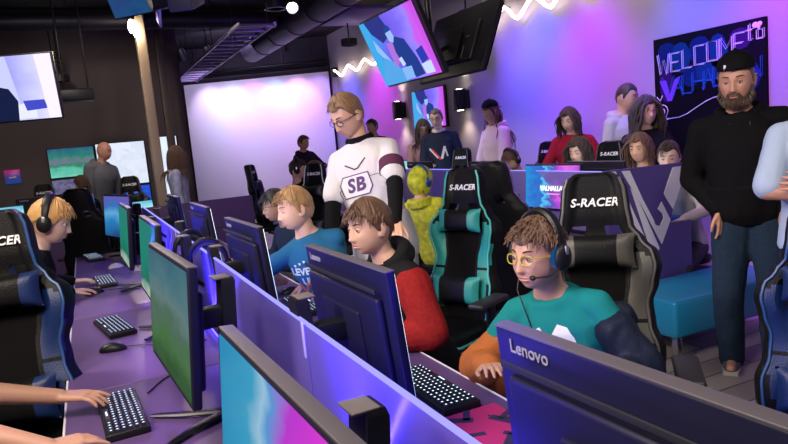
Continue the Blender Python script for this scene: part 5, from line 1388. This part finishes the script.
# --- near boy
B1 = (1.56, 1.80)
def near_ex(i):
    Wt = mat('white_print', (.70, .72, .70), .7)
    chest_text(i, '', 0, Wt, .0, .375, geo=flat([[(-.085, -.05), (-.085, .01), (-.06, .055), (-.035, .065), (-.015, .04), (-.010, .01), (.0, .035), (.03, .070), (.06, .055), (.075, .02), (.085, -.05)]]))
    # coat slipped to the elbows: navy with an orange lining
    NV = cloth('navy_nylon', (.012, .016, .032), .45); OR_ = cloth('orange_lining', (.42, .12, .03), .6)
    for (S, E, W), sd in list(zip(i['arms'], (1, -1)))[:1]:
        b = MB(); b.capsule(S.lerp(E, .40), .070, E, .068); b.capsule(E, .066, E.lerp(W, .75), .050); b.capsule(S.lerp(E, .40), .070, i['P'] + i['up'] * .22 + i['lat'] * sd * .15 - i['fwd'] * .09, .07)
        link('coat_sleeve', remesh(b, .008, 3, [NV], 'coat_sleeve', (.008, 18)), i['t'])
    P, up, lat, fw_ = i['P'], i['up'], i['lat'], i['fwd']
    b = MB()
    S, E, W = i['arms'][1]
    b.capsule(S.lerp(E, .55), .056, E, .068); b.capsule(E, .068, E.lerp(W, .92), .052); b.capsule(E + fw_ * .02 + lat * .03, .06, P + up * .16 - lat * .10 + fw_ * .14, .04)
    link('coat_lining', remesh(b, .008, 3, [OR_], 'coat_lining', (.010, 18)), i['t'])
    b = MB(); b.capsule(P + up * .34 - lat * .20 - fw_ * .02, .06, P + up * .05 - lat * .22 + fw_ * .12, .07); b.capsule(P + up * .3 - fw_ * .13 - lat * .15, .06, P + up * .3 - fw_ * .13 + lat * .15, .06)
    link('coat_body', remesh(b, .008, 3, [NV], 'coat_body', (.010, 18)), i['t'])
    b = MB(); HMx = i['HM']; b.tube([HMx @ Vector((-.02, -.10, -.06)), HMx @ Vector((.02, -.085, -.13)), P + up * .36 - lat * .05 + fw_ * .125, P + up * .25 - lat * .06 + fw_ * .15], .0025, 6); b.build('headset_cable', BLACK_PL, i['t'])
NB = person('near boy in glasses, black headset and teal shirt sitting behind the biggest monitor', B1, 214, (1.318, 1.765, 1.168), .86, .98, True, .55, hyaw=-22, hpitch=1, fine=True, sk=SK_B, shirt=cloth('teal', (.01, .19, .18)), sleeve='elbow', loose=.014, hair='curly', hairm_=hairm('mid_brown', (.12, .055, .022)),
       gl=mat('yellow_frame', (.45, .36, .03), .35), handL=(.38, .12, .80), handR=tuple(loc(B1, 214, (1.10, 1.77, .83))), extras=near_ex)
wear_headset(NB, 'black over-ear headset worn by the near boy in the teal shirt', {'ear_cushion': emis('blue_cup_glow', (.01, .15, .5), .5)})
# --- blond girl at left
GB = (-.50, 4.62); GY = 2
GI = person('blond player in a black headset at the left, both hands at her keyboard', GB, GY, (-.225, 4.60, 1.262), .92, 1.16, True, .55, hyaw=-14, hpitch=16, fine=True, sk=SK_C, shirt=BLKC, hair='tied', hairm_=H_GO, handL=tuple(loc(GB, GY, (-.165, 5.06, .80))), handR=tuple(loc(GB, GY, (-.175, 4.66, .80))),
       dirL=(.9, -.1, -.06), dirR=(.9, .15, -.06), curl=.30, brow=hairm('gold_brow', (.35, .2, .08)))
wear_headset(GI, 'black headset with pale band worn by the blond player')
# --- person whose arm enters at the bottom left
AB = (-.80, 2.20); AY = 2
person('seated player mostly outside the left edge, bare forearm reaching the near keyboard', AB, AY, (-.55, 2.30, 1.27), .98, 1., True, .55, hpitch=15, fine=True, vox=.009, sk=SK_B, shirt=BLKC, sleeve='short', hair='short', hairm_=H_DB,
       handL=tuple(loc(AB, AY, (-.175, 2.43, .835))), handR=tuple(loc(AB, AY, (-.09, 1.93, .80))), dirL=(.96, -.30, -.10), dirR=(.95, .1, -.05), curl=.34, poleL=(-.1, -.5, -.8), ind=.18)
# --- man in black hoodie
MB_ = (3.48, 2.60); MY = 215
def man_ex(i):
    cap_hat(i, BLKC); beard(i, hairm('beard_brown', (.085, .045, .025)))
    HMx = i['HM']; b = MB(); b.box((0, 0, 0), (.002, .010, .022), 0); b.v = [HMx @ (Vector((.088, -.03, .075)) + v) for v in b.v]; b.build('cap_badge', LOGO, i['t'])
    b = MB(); torso_rings(b, i['P'], i['up'], i['lat'], i['fwd'], i['L'], i['s'], .034, .05, -.16, .30); link('hoodie_hem', remesh(b, .010, 3, [BLKC], 'hoodie_hem', (.010, 9)), i['t'])
    for sd in (-1, 1):
        b = MB(); q = i['N'] + i['fwd'] * .11 + i['lat'] * sd * .05 - i['up'] * .06; b.tube([q, q - i['up'] * .12 + i['fwd'] * .02, q - i['up'] * .26 + i['fwd'] * .03], .003, 6); b.build('drawstring', mat('black_cord', (.03, .03, .03), .7), i['t'])
person('big bearded man in a backwards black cap, black hoodie and jeans, hands in his pockets', MB_, MY, (3.385, 2.60, 1.735), 1.06, 1.16, hyaw=-8, hpitch=8, vox=.009, fine=True, sk=SK_E, shirt=cloth('black_hoodie', (.006, .006, .007)), trouserm=JEANS, trousers='loose', shoem=mat('grey_suede', (.10, .10, .11), .8),
       belly=.05, loose=.024, hood=True, wide=1.22, handL=(.10, .155, 1.0), handR=(.10, -.155, 1.0), dirL=(.05, -.1, -1), dirR=(.05, .1, -1), poleL=(-.6, .8, 0), poleR=(-.6, -.8, 0), curl=.2, hair='buzz', hairm_=H_GR, extras=man_ex, pz=.98)
# --- crossed arms at right edge
FB = (3.03, 1.90); FY = 222
person('person at the right edge in a pale blue shirt with rolled sleeves and crossed arms', FB, FY, (3.0, 1.87, 1.68), 1.0, 1.02, vox=.009, fine=True, sk=SK_E, shirt=cloth('pale_blue', (.42, .52, .68)), sleeve='rolled', loose=.016, hair='short', hairm_=H_GR,
       handL=(.25, -.04, 1.24), handR=(.22, .0, 1.18), poleL=(.1, 1., -.5), poleR=(.1, -1., -.6), palmL=(-1, 0, 0), palmR=(-1, 0, 0), dirL=(0, -1, .1), dirR=(-.2, 1, .1), trouserm=NAVY, curl=.2)
# --- standing people by the right wall
def navy_ex(i):
    chest_text(i, '', 0, mat('white_red_print', (.75, .7, .72), .7), 0, .38, geo=flat(strip([(.02, -.06), (.07, .07)], .03) + strip([(.07, .07), (.09, -.04)], .02)))
    chest_text(i, '', 0, mat('red_print', (.6, .03, .04), .7), 0, .36, geo=flat(strip([(-.09, .07), (.0, -.05)], .028)))
    chest_text(i, '', 0, mat('white_print', (.70, .72, .70), .7), 0, .38, geo=flat(strip([(-.12, .07), (-.03, -.05)], .02)))
person('bald man with glasses in a navy sweater with red and white print', (4.08, 7.25), 232, (4.032, 7.27, 1.765), 1.02, 1.0, hyaw=-6, hpitch=8, vox=.010, sk=SK_C, shirt=NAVY, hair='buzz', hairm_=H_GR, gl=mat('black_frame', (.01, .01, .01), .3), extras=navy_ex, handR=(.25, -.22, 1.0), wide=1.1, collar=mat('white_collar', (.6, .6, .62), .8))
def phone_ex(i):
    b = MB(); b.box((0, 0, 0), (.008, .07, .14), .004, Matrix.Rotation(R(-35), 3, 'Y')); o = b.build('mobile_phone', BLACK_PL); o.location = i['t'].matrix_basis @ Vector((.345, .02, 1.30))
    o.location = Matrix.Translation(i['t'].location) @ Matrix.Rotation(i['t'].rotation_euler.z, 4, 'Z') @ Vector((.37, .04, 1.27)); o.rotation_euler = (0, 0, i['t'].rotation_euler.z); tag(o, 'black mobile phone held by the woman beside the navy sweater man', 'phone')
person('woman with long dark hair looking at her phone beside the navy sweater man', (3.98, 7.62), 250, (3.985, 7.55, 1.655), .94, .96, hyaw=0, hpitch=16, sk=SK_C, shirt=cloth('dusty_pink', (.34, .20, .22)), hair='long', hairm_=H_DB, gl=mat('black_frame', (.01, .01, .01), .3), handL=(.31, .10, 1.20), handR=(.31, -.03, 1.20), extras=phone_ex)
def cap_ex(i): cap_hat(i, BLKC)
person('person with long brown hair, backwards black cap and pale pink hoodie in profile', (4.38, 6.42), 185, (4.29, 6.46, 1.77), .98, 1., hyaw=5, hpitch=4, sk=SK_B, shirt=cloth('pale_pink', (.66, .50, .56)), hair='undercap', hairm_=H_BR, extras=cap_ex, hood=True, loose=.025, handL=(.2, .22, 1.0), handR=(.2, -.22, 1.0), trouserm=cloth('pale_pink', (.66, .50, .56)))
person('woman with dark hair in a deep red jacket standing at the second row', (4.60, 5.42), 222, (4.505, 5.36, 1.60), .94, 1.02, hyaw=-20, hpitch=16, sk=SK_C, shirt=cloth('deep_red', (.28, .012, .035)), hair='medium', hairm_=H_DB, loose=.018, handL=(.2, .2, .98), handR=(.2, -.2, .98), vox=.009)
person('young man with buzzed hair in a light grey hoodie looking right', (4.78, 4.90), 272, (4.79, 4.85, 1.765), 1.02, 1.08, hyaw=18, hpitch=10, sk=SK_A, shirt=cloth('heather_grey', (.50, .48, .50)), hair='buzz', hairm_=H_DB, hood=True, loose=.02, vox=.009)
person('young woman with very long wavy dark hair, glasses and a black top', (4.60, 4.42), 222, (4.60, 4.44, 1.615), .95, 1.08, hyaw=30, hpitch=2, sk=SK_C, shirt=BLKC, hair='longwave', hairm_=H_DB, gl=mat('gold_frame', (.4, .3, .2), .3, .8), vox=.009, handL=(.2, .2, .98), handR=(.2, -.2, .98))
person('seated girl with a pale face and dark hair looking down at her monitor', (4.10, 4.62), 190, (3.87, 4.50, 1.325), .86, 1.0, True, .54, hyaw=5, hpitch=12, sk=SK_C, shirt=cloth('grey_violet', (.16, .14, .2)), hair='medium', hairm_=H_DB, handL=(.36, .1, .80), handR=(.36, -.1, .80), vox=.009)
person('seated girl with brown hair hanging beside her face, behind the wide dark monitor', (4.22, 4.06), 188, (4.06, 4.00, 1.325), .86, .98, True, .54, hyaw=10, hpitch=6, sk=SK_B, shirt=NAVY, hair='medium', hairm_=H_BR, handL=(.36, .1, .80), handR=(.36, -.1, .80))
person('seated child with hair pulled back peeking over the purple end panel', (4.22, 3.70), 200, (4.01, 3.665, 1.255), .84, 1.0, True, .54, hyaw=14, hpitch=10, sk=SK_C, shirt=cloth('cream', (.42, .38, .36)), hair='bun', hairm_=H_DB, handL=(.36, .1, .80), handR=(.36, -.1, .80))
KI = person('seated boy with curly brown hair and headset bent low behind a dark monitor', (4.36, 6.10), 190, (4.23, 6.02, 1.215), .84, .96, True, .54, hpitch=32, sk=SK_B, shirt=NAVY, hair='curly', hairm_=H_BR, handL=(.36, .1, .80), handR=(.36, -.1, .80)); wear_headset(KI, 'headset on the curly haired boy behind the dark monitor')
# --- farther people
person('woman in a dark hooded coat standing in front of the white screen', (3.42, 10.68), 292, (3.37, 10.68, 1.62), .94, .98, hyaw=14, hpitch=0, sk=SK_E, shirt=cloth('dark_coat', (.02, .016, .035)), hair='short', hairm_=H_RD, hood=True, loose=.03, handL=(.30, .08, 1.22), handR=(.22, -.2, 1.05))
K2 = person('seated player with dark curly hair and headset in front of the white screen', (2.62, 8.0), 30, (2.40, 7.95, 1.29), .86, 1.02, True, .54, hyaw=-50, hpitch=6, sk=SK_A, shirt=BLKC, hair='curly', hairm_=H_DB, handL=(.36, .1, .80), handR=(.36, -.1, .80)); wear_headset(K2, 'headset on the dark curly haired player before the white screen')
person('seated player with long light brown hair left of the maroon chair', (2.66, 7.62), 150, (2.47, 7.5, 1.27), .84, .98, True, .54, hyaw=10, hpitch=10, sk=SK_A, shirt=NAVY, hair='medium', hairm_=H_BR, handL=(.3, .1, .80), handR=(.3, -.1, .80))
person('man with a shaved head in a grey jacket standing before the wall screens', (.10, 9.9), 310, (.29, 9.86, 1.745), 1.04, 1.04, hyaw=10, hpitch=10, sk=SK_E, shirt=cloth('grey_jacket', (.16, .17, .19)), hair='bald', hood=True, loose=.035, wide=1.1)
person('person with light brown hair in a blue and white patterned top by the screen', (1.03, 9.02) if False else (1.10, 9.0), 350, (1.10, 8.97, 1.60), .94, 1.0, hyaw=60, sk=SK_A, shirt=mat('floral_cloth', (.42, .44, .62), .85, var=.75, bscale=55), hair='long', hairm_=H_BR, loose=.02)
def camo_ex(i): pass
CI = person('seated player in neon yellow patterned top with blue headset, behind the coach', (2.72, 5.05), 40, (2.575, 5.0, 1.19), .84, .96, True, .54, hyaw=-20, hpitch=8, sk=SK_A, shirt=mat('neon_pattern', (.50, .62, .02), .8, var=.9, bscale=90), hair='hooded', hairm_=mat('neon_pattern', (.50, .62, .02), .8, var=.9, bscale=90), loose=.03, hood=True, handL=(.30, .1, .82), handR=(.3, -.1, .82))
wear_headset(CI, 'blue lit headset of the player in neon yellow', {'black_plastic': mat('blue_shell', (.01, .06, .2), .3)})
person('seated child with brown hair seen over a chair in front of the wall screens', (-.10, 9.5), 100, (-.045, 9.6, 1.33), .84, 1.0, True, .54, sk=SK_A, shirt=NAVY, hair='curly', hairm_=H_BR, handL=(.3, .1, .82), handR=(.3, -.1, .82))
person('dark haired person just visible behind the neck of the coach', (4.42, 10.0), 215, (4.36, 10.05, 1.78), 1.04, 1.0, hyaw=-10, sk=SK_B, shirt=NAVY, hair='short', hairm_=H_BK)

# stools under the two boys whose seats the monitors hide
def stool(x, y, label):
    t = thing('stool', label, 'stool', (x, y, 0))
    b = MB(); b.lathe([(.02, .40), (.16, .41), (.17, .43), (.165, .455), (.02, .46)]); b.build('seat', LEATHER, t)
    b = MB(); b.lathe([(.18, .0), (.18, .02), (.03, .05), (.022, .07), (.022, .41)]); b.build('pedestal', DARK_METAL, t)
stool(1.30, 2.52, 'low black stool under the boy in the red and black jacket'); stool(1.26, 3.47, 'low black stool under the blond boy'); stool(1.42, 4.50, 'low black stool under the boy with glasses in dark clothes')
stool(-.80, 2.20, 'low black stool under the player at the left edge'); stool(4.22, 3.70, 'low black stool under the child by the purple end panel'); stool(2.66, 7.62, 'low black stool under the player with long light brown hair'); stool(2.72, 5.05, 'low black stool under the player in neon yellow'); stool(-.10, 9.5, 'low black stool under the child before the wall screens'); stool(2.62, 8.0, 'low black stool under the dark curly haired player')
